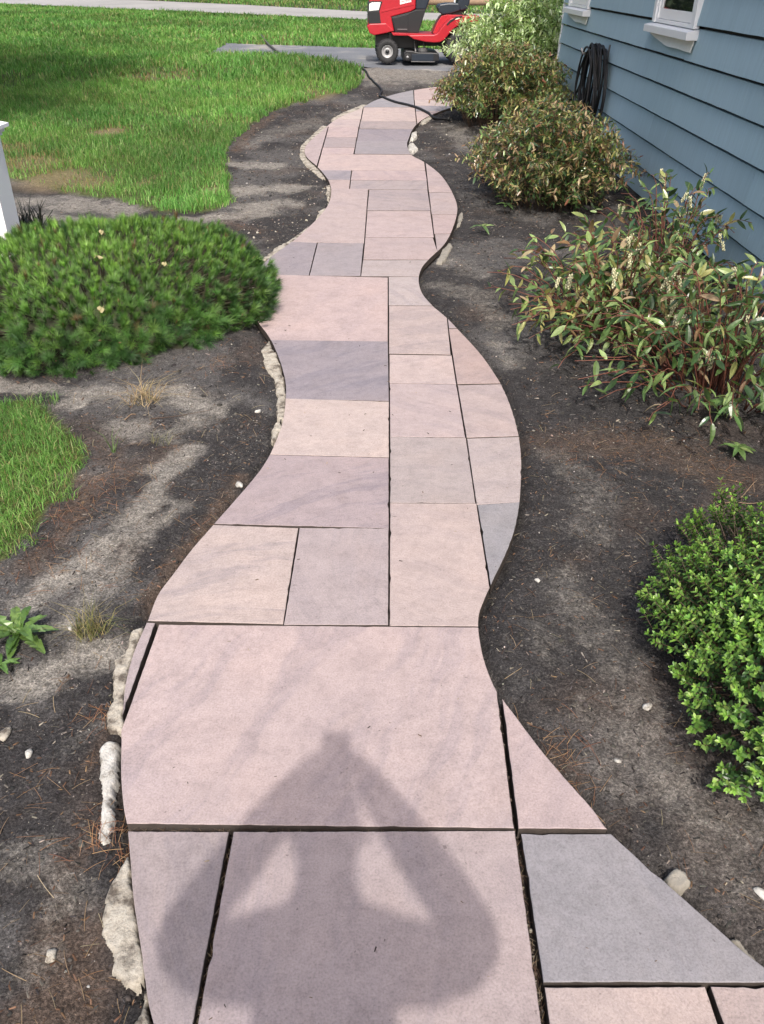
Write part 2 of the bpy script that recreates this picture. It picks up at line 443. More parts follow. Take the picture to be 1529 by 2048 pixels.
# ------------------------------------------------------------------ ground sheet
def axis(lo, hi, step, far_lo, far_hi):
    a = list(np.arange(lo, hi + 1e-6, step)); s = step; x = hi; up = []
    while x < far_hi: s *= 1.18; x += s; up.append(x)
    s = step; x = lo; dn = []
    while x > far_lo: s *= 1.18; x -= s; dn.append(x)
    return np.array(dn[::-1] + a + up)
GX = axis(-3.2, 2.5, 0.03, -160, 160)
GY = axis(7.03, 18.0, 0.07, 7.0, 320); GY = np.concatenate([axis(0.3, 7.0, 0.03, -30, 7.0), GY[GY > 7.02]])
XX, YY = np.meshgrid(GX, GY)
near = (XX > -4.5) & (XX < 3.2) & (YY > -2) & (YY < 18)
dpath = np.full(XX.shape, 9.0); inp = np.zeros(XX.shape, bool)
dpath[near] = distline(XX[near], YY[near], OUT, True)
inp[near] = inpoly(XX[near], YY[near], OUT)
LAWN = [T2(*q) for q in [(0, 352), (40, 358), (120, 382), (170, 392), (230, 397), (330, 426), (380, 426), (440, 415), (468, 400), (465, 385), (453, 330), (456, 285), (480, 262), (540, 226), (590, 207), (640, 196), (690, 185), (724, 162), (722, 137), (700, 127), (600, 114), (412, 109), (450, 84), (745, 93), (1000, 98)]]
LAWN = LAWN + [(14, 18.0), (14, 25.6)] + [T2(*q) for q in [(735, 40), (450, 27), (165, 15)]] + [(-26, 37), (-26, 9)]
PATCH = [(p.x, p.y) for p in catmull([T(*q) for q in [(-160, 800), (0, 802), (75, 800), (110, 830), (160, 890), (166, 930), (130, 980), (90, 1020), (40, 1080), (0, 1112), (-160, 1180)]], 4)]
PAD = [T2(*q) for q in [(412, 108), (450, 83), (745, 92), (1000, 98)]] + [(9, 19.2), (9, 15.6), (2.8, 15.6)] + [T2(*q) for q in [(872, 138), (735, 131), (700, 126), (600, 114)]]
inlawn = inpoly(XX, YY, LAWN); inpatch = inpoly(XX, YY, PATCH)

DARK = np.array((0.042, 0.039, 0.039)); BROWN = np.array((0.095, 0.069, 0.054)); SAND = np.array((0.300, 0.276, 0.240)); GREY = np.array((0.105, 0.099, 0.095))
TURF = np.array((0.075, 0.095, 0.028)); THATCH = np.array((0.22, 0.17, 0.10)); FOREST = np.array((0.035, 0.040, 0.018))
def streak(pts, wdt):
    line = [T2(*q) for q in pts]
    d = np.full(XX.shape, 9.0)
    d[near] = distline(XX[near], YY[near], line)
    return ss(wdt, wdt * 0.25, d + (fbm(XX, YY, 9, 3) - 0.5) * wdt * 1.5)
col = np.zeros(XX.shape + (3,))
col[:] = DARK
def blend(m, c):
    global col
    col = col * (1 - m[..., None]) + c * m[..., None]
n1 = fbm(XX, YY, 1.7, 1); n2 = fbm(XX, YY, 6, 9); n3 = fbm(XX, YY, 3.2, 21)
blend(ss(0.42, 0.62, n1 + 0.5 * (n2 - 0.5)) * 0.8, GREY)
blend(ss(0.56, 0.74, n3) * 0.35, BROWN)
right = ss(0.2, 0.6, XX + 0.0 * YY)
sand = np.zeros(XX.shape)
for pts, wd, st in [
    ([(20, 1215), (170, 1120), (260, 1050), (330, 950), (380, 905)], 0.10, 0.85),
    ([(60, 1360), (190, 1290), (275, 1275)], 0.09, 0.8), ([(180, 790), (300, 780), (400, 800)], 0.16, 0.75), ([(0, 765), (70, 775)], 0.12, 0.7),
    ([(230, 850), (330, 860), (420, 830)], 0.12, 0.55), ([(360, 1010), (290, 1060), (200, 1160), (140, 1230)], 0.07, 0.6),
    ([(480, 325), (550, 330)], 0.22, 0.75), ([(490, 380), (590, 372)], 0.26, 0.8), ([(500, 412), (590, 405)], 0.2, 0.8), ([(380, 440), (470, 430), (520, 420)], 0.22, 0.8),
    ([(70, 400), (160, 408), (260, 420)], 0.3, 0.7), ([(50, 430), (120, 440)], 0.3, 0.7),
    ([(560, 262), (640, 240)], 0.3, 0.35), ([(500, 290), (560, 255)], 0.2, 0.3),
    ([(760, 150), (860, 150)], 0.9, 0.62), ([(735, 140), (900, 140)], 0.7, 0.6), ([(905, 250), (930, 290)], 0.3, 0.35),
    ([(890, 570), (960, 590), (1000, 640)], 0.16, 0.34), ([(900, 520), (960, 545)], 0.16, 0.28), ([(1000, 690), (1020, 720)], 0.10, 0.4),
    ([(1100, 900), (1180, 960), (1200, 1060)], 0.13, 0.24), ([(1110, 1150), (1200, 1260), (1260, 1400), (1300, 1520), (1400, 1640)], 0.14, 0.28),
    ([(1180, 1430), (1260, 1560), (1340, 1640), (1480, 1760)], 0.07, 0.22), ([(1080, 1250), (1110, 1310)], 0.06, 0.22),
    ([(60, 1720), (140, 1780), (80, 1900)], 0.10, 0.35), ([(120, 1500), (200, 1440)], 0.05, 0.3)]:
    sand = np.maximum(sand, streak(pts, wd) * st)
blend(sand * 0.25, SAND)
brn = np.zeros(XX.shape)
for pts, wd, st in [([(180, 960), (140, 1040), (60, 1130)], 0.10, 0.7), ([(190, 880), (240, 950), (330, 900)], 0.10, 0.5), ([(480, 950), (420, 1030), (350, 1120), (290, 1210)], 0.05, 0.85),
                    ([(110, 1850), (150, 1990), (60, 2040)], 0.13, 0.9), ([(170, 1680), (120, 1760)], 0.06, 0.6), ([(210, 1450), (180, 1520)], 0.03, 0.7),
                    ([(1110, 880), (1300, 890), (1500, 960)], 0.22, 0.6), ([(470, 300), (500, 260), (560, 225)], 0.12, 0.7), ([(1100, 1490), (1160, 1540)], 0.03, 0.6), ([(450, 440), (520, 460)], 0.1, 0.5)]:
    brn = np.maximum(brn, streak(pts, wd) * st)
blend(brn, BROWN)
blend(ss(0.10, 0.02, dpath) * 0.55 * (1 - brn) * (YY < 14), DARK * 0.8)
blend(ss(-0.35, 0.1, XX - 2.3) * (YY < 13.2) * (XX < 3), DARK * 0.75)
turf = TURF + (n2 - 0.5)[..., None] * 0.03
blend((inlawn | inpatch) * 0.9, turf)
dry = np.zeros(XX.shape)
DRY = [((215, 265), 0.30, 0.9), ((60, 330), 0.5, 0.6), ((110, 360), 0.5, 0.8), ((180, 370), 0.35, 0.7), ((300, 157), 0.6, 0.5), ((350, 155), 0.5, 0.5), ((420, 382), 0.15, 0.8), ((290, 368), 0.15, 0.6), ((640, 190), 0.4, 0.5), ((560, 80), 1.0, 0.25), ((30, 300), 0.4, 0.4)]
def dryness(X, Y):
    d = np.zeros(np.shape(X))
    for q, r, s in DRY:
        c0 = T2(*q); d = np.maximum(d, s * ss(r, r * 0.3, np.hypot(X - c0[0], (Y - c0[1]) * 0.8)))
    return d
dry[near] = dryness(XX[near], YY[near])
blend(dry * 0.85, THATCH)
blend((YY > 33.5) * 1.0, FOREST)
ZZ = g(YY) - 0.021 + ((fbm(XX, YY, 2.2, 31) - 0.5) * 0.030 + (fbm(XX, YY, 11, 41, 3) - 0.5) * 0.034 * (near)) * (0.35 + 0.65 * ss(0.0, 0.2, dpath)) + 0.016 * inlawn
hump = ss(0.0, 0.25, dpath) * (~inp)
ZZ = ZZ + 0.010 * hump * near
ZZ = np.where(inp | (dpath < 0.02), g(YY) - 0.062, ZZ)
ZZ = np.where(~near, g(YY) - 0.045 + (fbm(XX, YY, 0.3, 77) - 0.5) * 0.03, ZZ)
inpad = inpoly(XX, YY, PAD)
_q = (XX > -5) & (XX < 10) & (YY > 14) & (YY < 21); inpad[_q] |= distline(XX[_q], YY[_q], PAD, True) < 0.09
ZZ = np.where(inpad, g(YY) - 0.05, ZZ)
ny, nx = XX.shape
idx = np.arange(ny * nx).reshape(ny, nx)
L = np.stack([idx[:-1, :-1], idx[:-1, 1:], idx[1:, 1:], idx[1:, :-1]], axis=-1).reshape(-1, 4)
sandmask = sand.copy()
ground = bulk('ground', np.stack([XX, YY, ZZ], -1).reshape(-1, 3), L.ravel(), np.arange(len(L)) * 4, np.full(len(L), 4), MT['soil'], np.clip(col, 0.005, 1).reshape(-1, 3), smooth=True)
_a = ground.data.attributes.new('mask', 'FLOAT_COLOR', 'POINT'); _c = np.zeros((ny * nx, 4), np.float32); _c[:, 0] = (sandmask * ~(inlawn | inpatch)).ravel(); _c[:, 3] = 1
_a.data.foreach_set('color', _c.ravel())
tag(ground, kind='structure')
from bisect import bisect
def gz(x, y):
    """height of the ground sheet"""
    i = min(max(bisect(GX, x) - 1, 0), nx - 2); j = min(max(bisect(GY, y) - 1, 0), ny - 2)
    u = (x - GX[i]) / (GX[i + 1] - GX[i]); v = (y - GY[j]) / (GY[j + 1] - GY[j])
    return float((ZZ[j, i] * (1 - u) + ZZ[j, i + 1] * u) * (1 - v) + (ZZ[j + 1, i] * (1 - u) + ZZ[j + 1, i + 1] * u) * v)
def gzv(x, y):
    i = np.clip(np.searchsorted(GX, x) - 1, 0, nx - 2); j = np.clip(np.searchsorted(GY, y) - 1, 0, ny - 2)
    u = (x - GX[i]) / (GX[i + 1] - GX[i]); v = (y - GY[j]) / (GY[j + 1] - GY[j])
    return (ZZ[j, i] * (1 - u) + ZZ[j, i + 1] * u) * (1 - v) + (ZZ[j + 1, i] * (1 - u) + ZZ[j + 1, i + 1] * u) * v

# driveway pad and road, as sheets following the terrain
def sheet(name, poly, mat, dz, step):
    xs = [p[0] for p in poly]; ys = [p[1] for p in poly]
    bm = bmesh.new()
    f = bm.faces.new([bm.verts.new((x, y, 0)) for x, y in poly])
    for yv in np.arange(min(ys) + step, max(ys), step):
        bmesh.ops.bisect_plane(bm, geom=bm.verts[:] + bm.edges[:] + bm.faces[:], plane_co=(0, yv, 0), plane_no=(0, 1, 0))
    for v in bm.verts: v.co.z = gf(v.co.y) + dz
    bmesh.ops.recalc_face_normals(bm, faces=bm.faces[:])
    if sum(f.normal.z for f in bm.faces) < 0: bmesh.ops.reverse_faces(bm, faces=bm.faces[:])
    o = bobj(name, bm, mat, recalc=False)
    return tag(o, kind='structure')
padp = []
for i, p in enumerate(PAD):
    q = PAD[(i + 1) % len(PAD)]; nseg = max(1, int(math.dist(p, q) / 0.15))
    for s in range(nseg):
        t = s / nseg; j = (0.03 if nseg > 1 else 0) * (random.random() - 0.5) * 2
        padp.append((p[0] + (q[0] - p[0]) * t + j, p[1] + (q[1] - p[1]) * t + j))
sheet('driveway', padp, MT['asphalt'], -0.030, 0.5)
sheet('road', [(-42, 43.6)] + [T2(*q) for q in [(165, 15), (450, 27), (735, 40)]] + [(14, 25.4), (40, 23), (40, 26.5), (14, 28.6)] + [T2(*q) for q in [(735, 24), (480, 10)]] + [(-42, 50)], MT['road'], 0.012, 0.6)

# ------------------------------------------------------------------ the path and its slabs
def clip(poly, quad, off=None):
    out = list(poly)
    a2 = sum(quad[i - 1][0] * quad[i][1] - quad[i][0] * quad[i - 1][1] for i in range(len(quad)))
    for i in range(len(quad)):
        a, b = quad[i - 1], quad[i]
        ex, ey = b[0] - a[0], b[1] - a[1]; ln = math.hypot(ex, ey)
        of = off[i] if off else 0.0
        side = lambda p: ((ex) * (p[1] - a[1]) - (ey) * (p[0] - a[0])) / ln + of
        inp_, out = out, []
        for j in range(len(inp_)):
            p, q = inp_[j - 1], inp_[j]
            sp, sq = side(p), side(q)
            if (sp >= 0) != (sq >= 0):
                t = sp / (sp - sq); out.append((p[0] + (q[0] - p[0]) * t, p[1] + (q[1] - p[1]) * t))
            if sq >= 0: out.append(q)
        if not out: return []
    r = []
    for p in out:
        if not r or math.dist(p, r[-1]) > 0.004: r.append(p)
    if len(r) > 2 and math.dist(r[0], r[-1]) < 0.004: r.pop()
    return r
bedp = [p for p in OUT]
bm = bmesh.new(); bm.faces.new([bm.verts.new((x, y, gf(y) - 0.046)) for x, y in bedp])
bmesh.ops.triangulate(bm, faces=bm.faces[:])
path = bobj('path', bm, MT['joint'])
tag(path, kind='structure')
P_ = (0.392, 0.313, 0.300); W_ = (0.404, 0.330, 0.312); M_ = (0.322, 0.268, 0.267); G_ = (0.262, 0.247, 0.257); B_ = (0.268, 0.238, 0.248); V_ = (0.366, 0.296, 0.290); N_ = (0.350, 0.298, 0.288)
SLABS = [
 ([(150, 1659), (459, 1662), (340, 2300), (100, 2300)], M_), ([(467, 1662), (1031, 1660), (1119, 2300), (348, 2300)], V_),
 ([(1042, 1665), (1650, 1668), (1790, 1967), (1087, 1964)], G_), ([(1089, 1973), (1411, 1972), (1523, 2300), (1132, 2300)], W_), ([(1421, 1971), (1850, 1974), (2000, 2300), (1534, 2300)], V_),
 ([(318, 1251), (979, 1255), (1030, 1655), (176, 1647)], P_), ([(180, 1242), (311, 1247), (169, 1647), (80, 1647)], M_), ([(1001, 1372), (1300, 1374), (1400, 1660), (1037, 1657)], P_),
 ([(150, 1040), (596, 1056), (566, 1246), (100, 1238)], W_), ([(600, 1057), (777, 1058), (776, 1249), (569, 1248)], N_), ([(781, 1007), (953, 1008), (991, 1251), (780, 1250)], W_), ([(956, 1010), (1110, 1000), (1140, 1185), (984, 1180)], G_),
 ([(300, 904), (778, 916), (778, 1055), (150, 1039)], M_), ([(300, 791), (778, 804), (778, 913), (300, 902)], W_), ([(300, 677), (776, 684), (778, 800), (300, 789)], B_), ([(300, 544), (776, 554), (776, 682), (300, 675)], P_),
 ([(781, 874), (932, 876), (951, 1005), (781, 1004)], N_), ([(935, 877), (1100, 871), (1110, 998), (954, 1008)], N_), ([(780, 767), (913, 769), (931, 874), (781, 872)], V_), ([(916, 770), (1080, 766), (1100, 870), (934, 875)], V_),
 ([(780, 709), (904, 711), (913, 767), (780, 765)], W_), ([(898, 658), (1000, 655), (1080, 765), (915, 768)], (0.368, 0.282, 0.264)), ([(779, 612), (893, 613), (903, 709), (779, 707)], W_), ([(893, 618), (965, 618), (985, 655), (897, 656)], M_), ([(778, 555), (905, 554), (905, 611), (778, 610)], N_),
 ([(400, 480), (634, 486), (618, 550), (380, 547)], B_), ([(636, 487), (728, 488), (722, 551), (620, 550)], (0.292, 0.260, 0.267)), ([(731, 476), (868, 476), (882, 519), (727, 519)], V_), ([(726, 520), (905, 520), (905, 552), (722, 551)], N_),
 ([(500, 376), (737, 379), (729, 485), (450, 479)], V_), ([(739, 380), (855, 380), (861, 421), (735, 421)], M_), ([(735, 422), (861, 422), (868, 474), (731, 474)], V_),
 ([(851, 318), (950, 318), (960, 383), (858, 384)], V_), ([(859, 386), (960, 385), (960, 428), (864, 429)], V_), ([(865, 430), (960, 429), (960, 466), (869, 467)], P_), ([(869, 468), (950, 467), (940, 512), (874, 508)], V_),
 ([(600, 340), (703, 341), (701, 358.7), (600, 358)], B_), ([(600, 359.7), (701, 360), (699, 377), (600, 375.5)], P_), ([(705, 342), (851, 342), (854, 359.5), (702, 359.5)], P_), ([(702, 360.5), (854, 360.5), (856, 379), (700, 378)], M_),
 ([(643, 308), (846, 309.5), (850, 341), (634, 340)], P_), ([(560, 250), (657, 251), (634, 332), (560, 332)], V_),
 ([(646, 295), (710, 296), (707.5, 307.5), (643, 307)], P_), ([(652, 275), (714, 275), (711, 294.5), (647, 294)], M_), ([(658, 254), (718, 254), (715, 274), (653, 274)], P_), ([(600, 237), (722, 239), (719, 253.3), (600, 253)], P_), ([(600, 205), (726.5, 214), (722, 238), (600, 236)], W_),
 ([(713, 282.5), (870, 282.5), (870, 308.5), (709, 307.7)], (0.280, 0.250, 0.258)), ([(718, 258), (870, 258.5), (870, 282), (713.5, 281.7)], B_), ([(721, 243.3), (833, 243.5), (834.5, 257.5), (718.5, 257)], M_), ([(728, 215), (830.5, 215), (833, 242.5), (722.5, 242)], P_), ([(690, 165), (826, 165), (830, 214), (727, 213.7)], G_),
 ([(828, 155), (990, 150), (990, 198), (829, 199)], P_), ([(829, 200), (990, 199), (990, 210), (830, 211)], W_), ([(830.5, 212), (990, 211), (990, 221), (832, 222)], G_), ([(832, 223), (990, 222), (990, 260), (836, 258)], P_),
]
def slab_mesh(poly, cx, cy, tilt, th=0.04):
    n = len(poly); ins = []
    for i in range(n):
        p, a, b = Vector(poly[i]), Vector(poly[i - 1]), Vector(poly[(i + 1) % n])
        e1 = (p - a).normalized(); e2 = (b - p).normalized()
        n1 = Vector((-e1.y, e1.x)); n2 = Vector((-e2.y, e2.x)); m = n1 + n2
        m = m / max(m.dot(n1), 0.45) if m.length > 1e-6 else n1
        ins.append(p + m * 0.0016)
    V, F = [], []
    for ring, z in ((poly, -th), (poly, -0.0016), (ins, 0.0)):
        for q in ring:
            V.append((q[0] - cx, q[1] - cy, gf(q[1]) - gf(cy) + z + tilt[0] * (q[0] - cx) + tilt[1] * (q[1] - cy)))
    for r in (0, 1):
        for i in range(n):
            j = (i + 1) % n
            F.append((r * n + i, r * n + j, (r + 1) * n + j, (r + 1) * n + i))
    F.append(tuple(range(2 * n, 3 * n)))
    return V, F
slab_polys = []
quads = [([T2(*q) for q in s], c) for s, c in SLABS]
quads += [([(-0.9, -1.3), (-0.30, -1.3), (-0.30, 0.545), (-0.9, 0.545)], P_), ([(-0.295, -1.3), (0.35, -1.3), (0.35, 0.545), (-0.295, 0.545)], W_), ([(0.357, -1.3), (1.5, -1.3), (1.5, 0.545), (0.357, 0.545)], V_)]
def ccw(q):
    return q if sum(q[i - 1][0] * q[i][1] - q[i][0] * q[i - 1][1] for i in range(len(q))) > 0 else q[::-1]
quads = [(ccw(q), c) for q, c in quads]
offs = [[-0.001] * 4 for _ in quads]
jr = random.Random(2)
for A in range(len(quads)):
    for i in range(4):
        a0, a1 = Vector(quads[A][0][i - 1]), Vector(quads[A][0][i]); ea = a1 - a0; la = ea.length; ua = ea / la; na = Vector((ua.y, -ua.x))
        best = None
        for B in range(len(quads)):
            if B == A: continue
            for j in range(4):
                b0, b1 = Vector(quads[B][0][j - 1]), Vector(quads[B][0][j]); eb = b1 - b0
                if ua.dot(eb.normalized()) > -0.97: continue
                t0, t1 = sorted(((b0 - a0).dot(ua), (b1 - a0).dot(ua))); lo, hi = max(0, t0), min(la, t1)
                if hi - lo < 0.03: continue
                md = a0 + ua * (lo + hi) / 2; ub = eb.normalized()
                tb = (md - b0).dot(ub); d = (b0 + ub * tb - md).dot(na)
                if abs(d) < 0.075 and md.y > 1.85 and (best is None or abs(d) < abs(best)): best = d
        if best is not None: offs[A][i] = best / 2 - 0.0010 - jr.random() * 0.0008 - 0.00036 * (a0.y + a1.y) / 2
for (q, c), of_ in zip(quads, offs):
    pl = clip(OUT, q, of_)
    if len(pl) < 3: continue
    # keep curved edges lean: drop points that are nearly in line
    keep = []
    for i in range(len(pl)):
        a, b, e = Vector(pl[i - 1]), Vector(pl[i]), Vector(pl[(i + 1) % len(pl)])
        if abs((b - a).normalized().cross((e - b).normalized())) > 0.008 or (b - a).length > 0.25: keep.append(pl[i])
    pl = keep
    spike = True
    while spike and len(pl) > 3:
        spike = False
        for i in range(len(pl)):
            a, b, e = Vector(pl[i - 1]), Vector(pl[i]), Vector(pl[(i + 1) % len(pl)])
            if (b - a).normalized().dot((e - b).normalized()) < -0.9995: pl.pop(i); spike = True; break
    if min(p[1] for p in pl) < 3.3:
        rp = []
        for i in range(len(pl)):
            a, b = Vector(pl[i]), Vector(pl[(i + 1) % len(pl)]); e = b - a; m = max(1, int(e.length / 0.022)); nn = Vector((-e.y, e.x)).normalized(); rp.append(pl[i])
            for t in range(1, m):
                dd = abs(random.gauss(0, .0007)) + (random.uniform(.002, .0045) if random.random() < .035 else 0)
                q = a + e * ((t + random.uniform(-.3, .3)) / m) + nn * dd; rp.append((q.x, q.y))
        pl = rp
    cx = sum(p[0] for p in pl) / len(pl); cy = sum(p[1] for p in pl) / len(pl)
    V, F = slab_mesh(pl, cx, cy, (random.uniform(-.004, .004), random.uniform(-.004, .004)))
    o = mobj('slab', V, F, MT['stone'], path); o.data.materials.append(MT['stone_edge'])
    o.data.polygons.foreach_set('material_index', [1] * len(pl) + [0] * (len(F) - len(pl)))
    o.location = (cx, cy, gf(cy) + random.uniform(-0.0015, 0.0015))
    j = random.uniform(0.93, 1.06)
    o.color = (c[0] * j, c[1] * j * random.uniform(0.985, 1.015), c[2] * j * random.uniform(0.985, 1.015), 1)
    slab_polys.append(pl)

# ------------------------------------------------------------------ mortar left along the edges, and broken lumps
def lump(name, poly, h, mat, parent=None, step=0.008, seed=0, base=None):
    xs = [p[0] for p in poly]; ys = [p[1] for p in poly]
    gx = np.arange(min(xs) - step, max(xs) + 2 * step, step); gy = np.arange(min(ys) - step, max(ys) + 2 * step, step)
    A, B = np.meshgrid(gx, gy)
    d = distline(A, B, poly, True); i_ = inpoly(A, B, poly)
    d = np.where(i_, d, -d) + (fbm(A, B, 26, seed + 9, 4) - 0.5) * 0.024
    hh = h * (0.45 + 0.55 * ss(0, 0.007, d)) * (0.85 + 0.3 * fbm(A, B, 14, seed + 3, 3)) + (fbm(A, B, 60, seed + 5, 3) - .5) * .006
    hh = np.where(d < 0.0, -0.02, hh)
    bz = np.full(A.shape, float(np.mean(np.vectorize(gz)(A, B)))) + 0.25 * (np.vectorize(gz)(A, B) - float(np.mean(np.vectorize(gz)(A, B)))) if base is None else g(B) + base
    Z = bz + hh
    keep = d > -step * 1.2
    nyy, nxx = A.shape; ids = -np.ones(A.shape, int); ids[keep] = np.arange(keep.sum())
    V = np.stack([A[keep], B[keep], Z[keep]], -1); F = []
    for j in range(nyy - 1):
        for i in range(nxx - 1):
            q = (ids[j, i], ids[j, i + 1], ids[j + 1, i + 1], ids[j + 1, i])
            if min(q) >= 0: F.append(q)
    if not F: return None
    c = V.mean(0); c[2] = float(np.min(V[:, 2]))
    o = mobj(name, V - c, F, mat, parent, True)
    o.location = tuple(c)
    return o
def W1(*z): return [T2(x * .4139, 1200 + y * .4139) for x, y in z]          # crop scales used while measuring
def W4(*z): return [T2(500 + x * .3924, 540 + y * .3924) for x, y in z]
def W5(*z): return [T2(450 + x * .3597, 150 + y * .3597) for x, y in z]
def W3(*z): return [T2(900 + x * .4114, 1350 + y * .4114) for x, y in z]
edges = [
 W1((702, 108), (640, 130), (600, 240), (552, 270), (538, 400), (545, 470), (508, 540), (520, 600), (588, 612), (594, 540), (608, 400), (650, 250)),
 W1((612, 1232), (560, 1300), (520, 1350), (500, 1420), (482, 1510), (492, 1600), (540, 1690), (560, 1800), (590, 1872), (660, 1850), (694, 1800), (668, 1610), (644, 1430), (626, 1290)),
 W1((705, 1880), (668, 1960), (640, 2048), (650, 2120), (770, 2120), (740, 2040)),
 W4((98, 350), (52, 400), (80, 480), (128, 540), (138, 640), (134, 740), (176, 745), (183, 640), (178, 560), (150, 450)),
 W4((165, 765), (125, 760), (104, 810), (108, 850), (135, 858), (158, 800)),
]
for i, pl in enumerate(edges): lump('mortar_edge', pl, 0.012, MT['mortar'], path, seed=i * 7, base=-0.022, step=0.0045)
far_edges = [
 W5((250, 1015), (200, 1020), (280, 950), (350, 915), (440, 850), (480, 830), (380, 920)),
 W5((575, 720), (520, 750), (505, 800), (530, 785)), W5((592, 660), (570, 690), (560, 640), (568, 610), (585, 600)),
 W5((515, 510), (560, 560), (545, 575), (500, 540), (450, 500), (415, 450), (418, 390), (470, 340), (540, 275), (580, 280), (480, 360), (445, 410), (455, 455)),
 W5((600, 260), (590, 240), (650, 205), (760, 160), (790, 160), (760, 185), (660, 225)),
 W5((1085, 262), (1100, 240), (1140, 225), (1160, 225), (1130, 260), (1100, 275)),
]
for i, pl in enumerate(far_edges): lump('mortar_edge', pl, 0.014, MT['mortar'], path, step=0.012, seed=60 + i * 7, base=-0.024)
for nm, pl, h, lab, mt in [
 ('mortar_strip', W1((485, 680), (520, 655), (566, 668), (560, 760), (552, 860), (540, 1000), (548, 1080), (522, 1150), (488, 1162), (470, 1100), (478, 980), (488, 880), (478, 780)), 0.019, 'long loose strip of white broken mortar lying beside the biggest slab', 'mortar_white'),
 ('mortar_lump', W5((1172, 1035), (1200, 980), (1245, 915), (1265, 945), (1245, 1000), (1210, 1040)), 0.028, 'grey mortar lump at the inner bend on the right path edge', 'rock'),
 ('mortar_lump', W5((1290, 835), (1300, 770), (1320, 750), (1328, 775), (1310, 830)), 0.022, 'thin mortar scrap beside the far right bulge of the path', 'rock'),
 ('mortar_lump', W5((1030, 360), (1040, 320), (1068, 312), (1072, 345), (1050, 362)), 0.04, 'upper of two pale mortar lumps at the narrow far bend', 'mortar_white'),
 ('mortar_lump', W5((1020, 420), (1022, 385), (1050, 378), (1075, 415), (1045, 432)), 0.04, 'lower of two pale mortar lumps at the narrow far bend', 'mortar_white'),
 ('half_buried_rock', W3((1030, 962), (1100, 925), (1145, 950), (1190, 1010), (1130, 1035), (1062, 1012)), 0.030, 'half buried grey rock beside the grey slab at lower right', 'rock'),
 ('mortar_lump', W3((1380, 1245), (1420, 1250), (1500, 1330), (1535, 1370), (1530, 1410), (1470, 1360)), 0.022, 'flat mortar scrap at the right path edge in the bottom corner', 'rock')]:
    o = lump(nm, pl, h, MT[mt], seed=len(nm) + int(h * 900), step=0.005 if h < .04 else 0.010)
    tag(o, lab, 'mortar' if 'mortar' in nm else 'rock')

# ------------------------------------------------------------------ the house
WX = 2.36
HY0, HY1 = -3.0, 12.95
house = empty('house', (WX, HY1, 0))
tag(house, 'blue clapboard house wall with white windows along the right side', 'house')
def hchild(o, parent=None):
    o.parent = parent or house
    o.matrix_parent_inverse = Matrix.Translation(-Vector((WX, HY1, 0)))
    return o
hchild(boxobj('wall', (WX + 0.05, WX + 7, HY0, HY1 - 0.02, 0.04, 2.75), MT['dark']))
hchild(boxobj('foundation', (WX + 0.05, WX + 6.9, HY0 + 0.02, HY1 - 0.05, -0.3, 0.05), MT['dark']))
rows = [-0.005, 0.222, 0.452, 0.690, 0.925, 1.145, 1.385, 1.62, 1.855, 2.09, 2.325, 2.56, 2.76]
rs = random.Random(5)
WIN = [(7.27, 8.45, 1.36, 2.30), (11.30, 12.52, 1.36, 2.30)]
for r in range(len(rows) - 1):
    z0, z1 = rows[r], rows[r + 1] - 0.024
    cuts = [HY0]; y = HY0 + rs.uniform(0.4, 1.8)
    while y < HY1 - 0.5:
        cuts.append(y); y += rs.choice([1.22, 1.22, 2.44]) + rs.uniform(-0.05, 0.05)
    cuts.append(HY1 + 0.004)
    for a, b in zip(cuts[:-1], cuts[1:]):
        segs = [(a, b)]
        for (w0, w1, s0, s1) in WIN:
            if z1 > s0 + 0.03 and z0 < s1 - 0.03:
                ns = []
                for p, q in segs:
                    if q <= w0 + .02 or p >= w1 - .02: ns.append((p, q))
                    else:
                        if p < w0 + .02: ns.append((p, w0 + .02))
                        if q > w1 - .02: ns.append((w1 - .02, q))
                segs = ns
        for p, q in segs:
            if q - p < 0.03: continue
            n = max(2, int((q - p) / 0.15)); V, F = [], []
            dz = rs.uniform(-.002, .002); dx = rs.uniform(-.001, .0015)
            for i in range(n + 1):
                y = p + 0.0008 + (q - p - 0.0016) * i / n
                wob = dz + rs.uniform(-.0012, .0012)
                V += [(WX + 0.014, y, z1), (WX - 0.012 - dx, y, z0 + wob), (WX + 0.03, y, z0 + wob + 0.004), (WX + 0.045, y, z1)]
            for i in range(n):
                o_ = i * 4
                for q_ in range(4): F.append((o_ + q_, o_ + (q_ + 1) % 4, o_ + 4 + (q_ + 1) % 4, o_ + 4 + q_))
            F += [(3, 2, 1, 0), tuple(n * 4 + q_ for q_ in range(4))]
            hchild(mobj('siding_board', V, F, MT['siding']))
# roof out of the picture
bm = bmesh.new()
prof = [(WX - 0.12, 2.78), (WX + 3.5, 4.5), (WX + 7.1, 2.78), (WX + 7.1, 2.9), (WX + 3.5, 4.66), (WX - 0.12, 2.9)]
a = [bm.verts.new((x, HY0 - 0.2, z)) for x, z in prof]; b = [bm.verts.new((x, HY1 + 0.2, z)) for x, z in prof]
bm.faces.new(a[::-1]); bm.faces.new(b)
for i in range(6): bm.faces.new((a[i], a[(i + 1) % 6], b[(i + 1) % 6], b[i]))
hchild(bobj('roof', bm, MT['roof']))
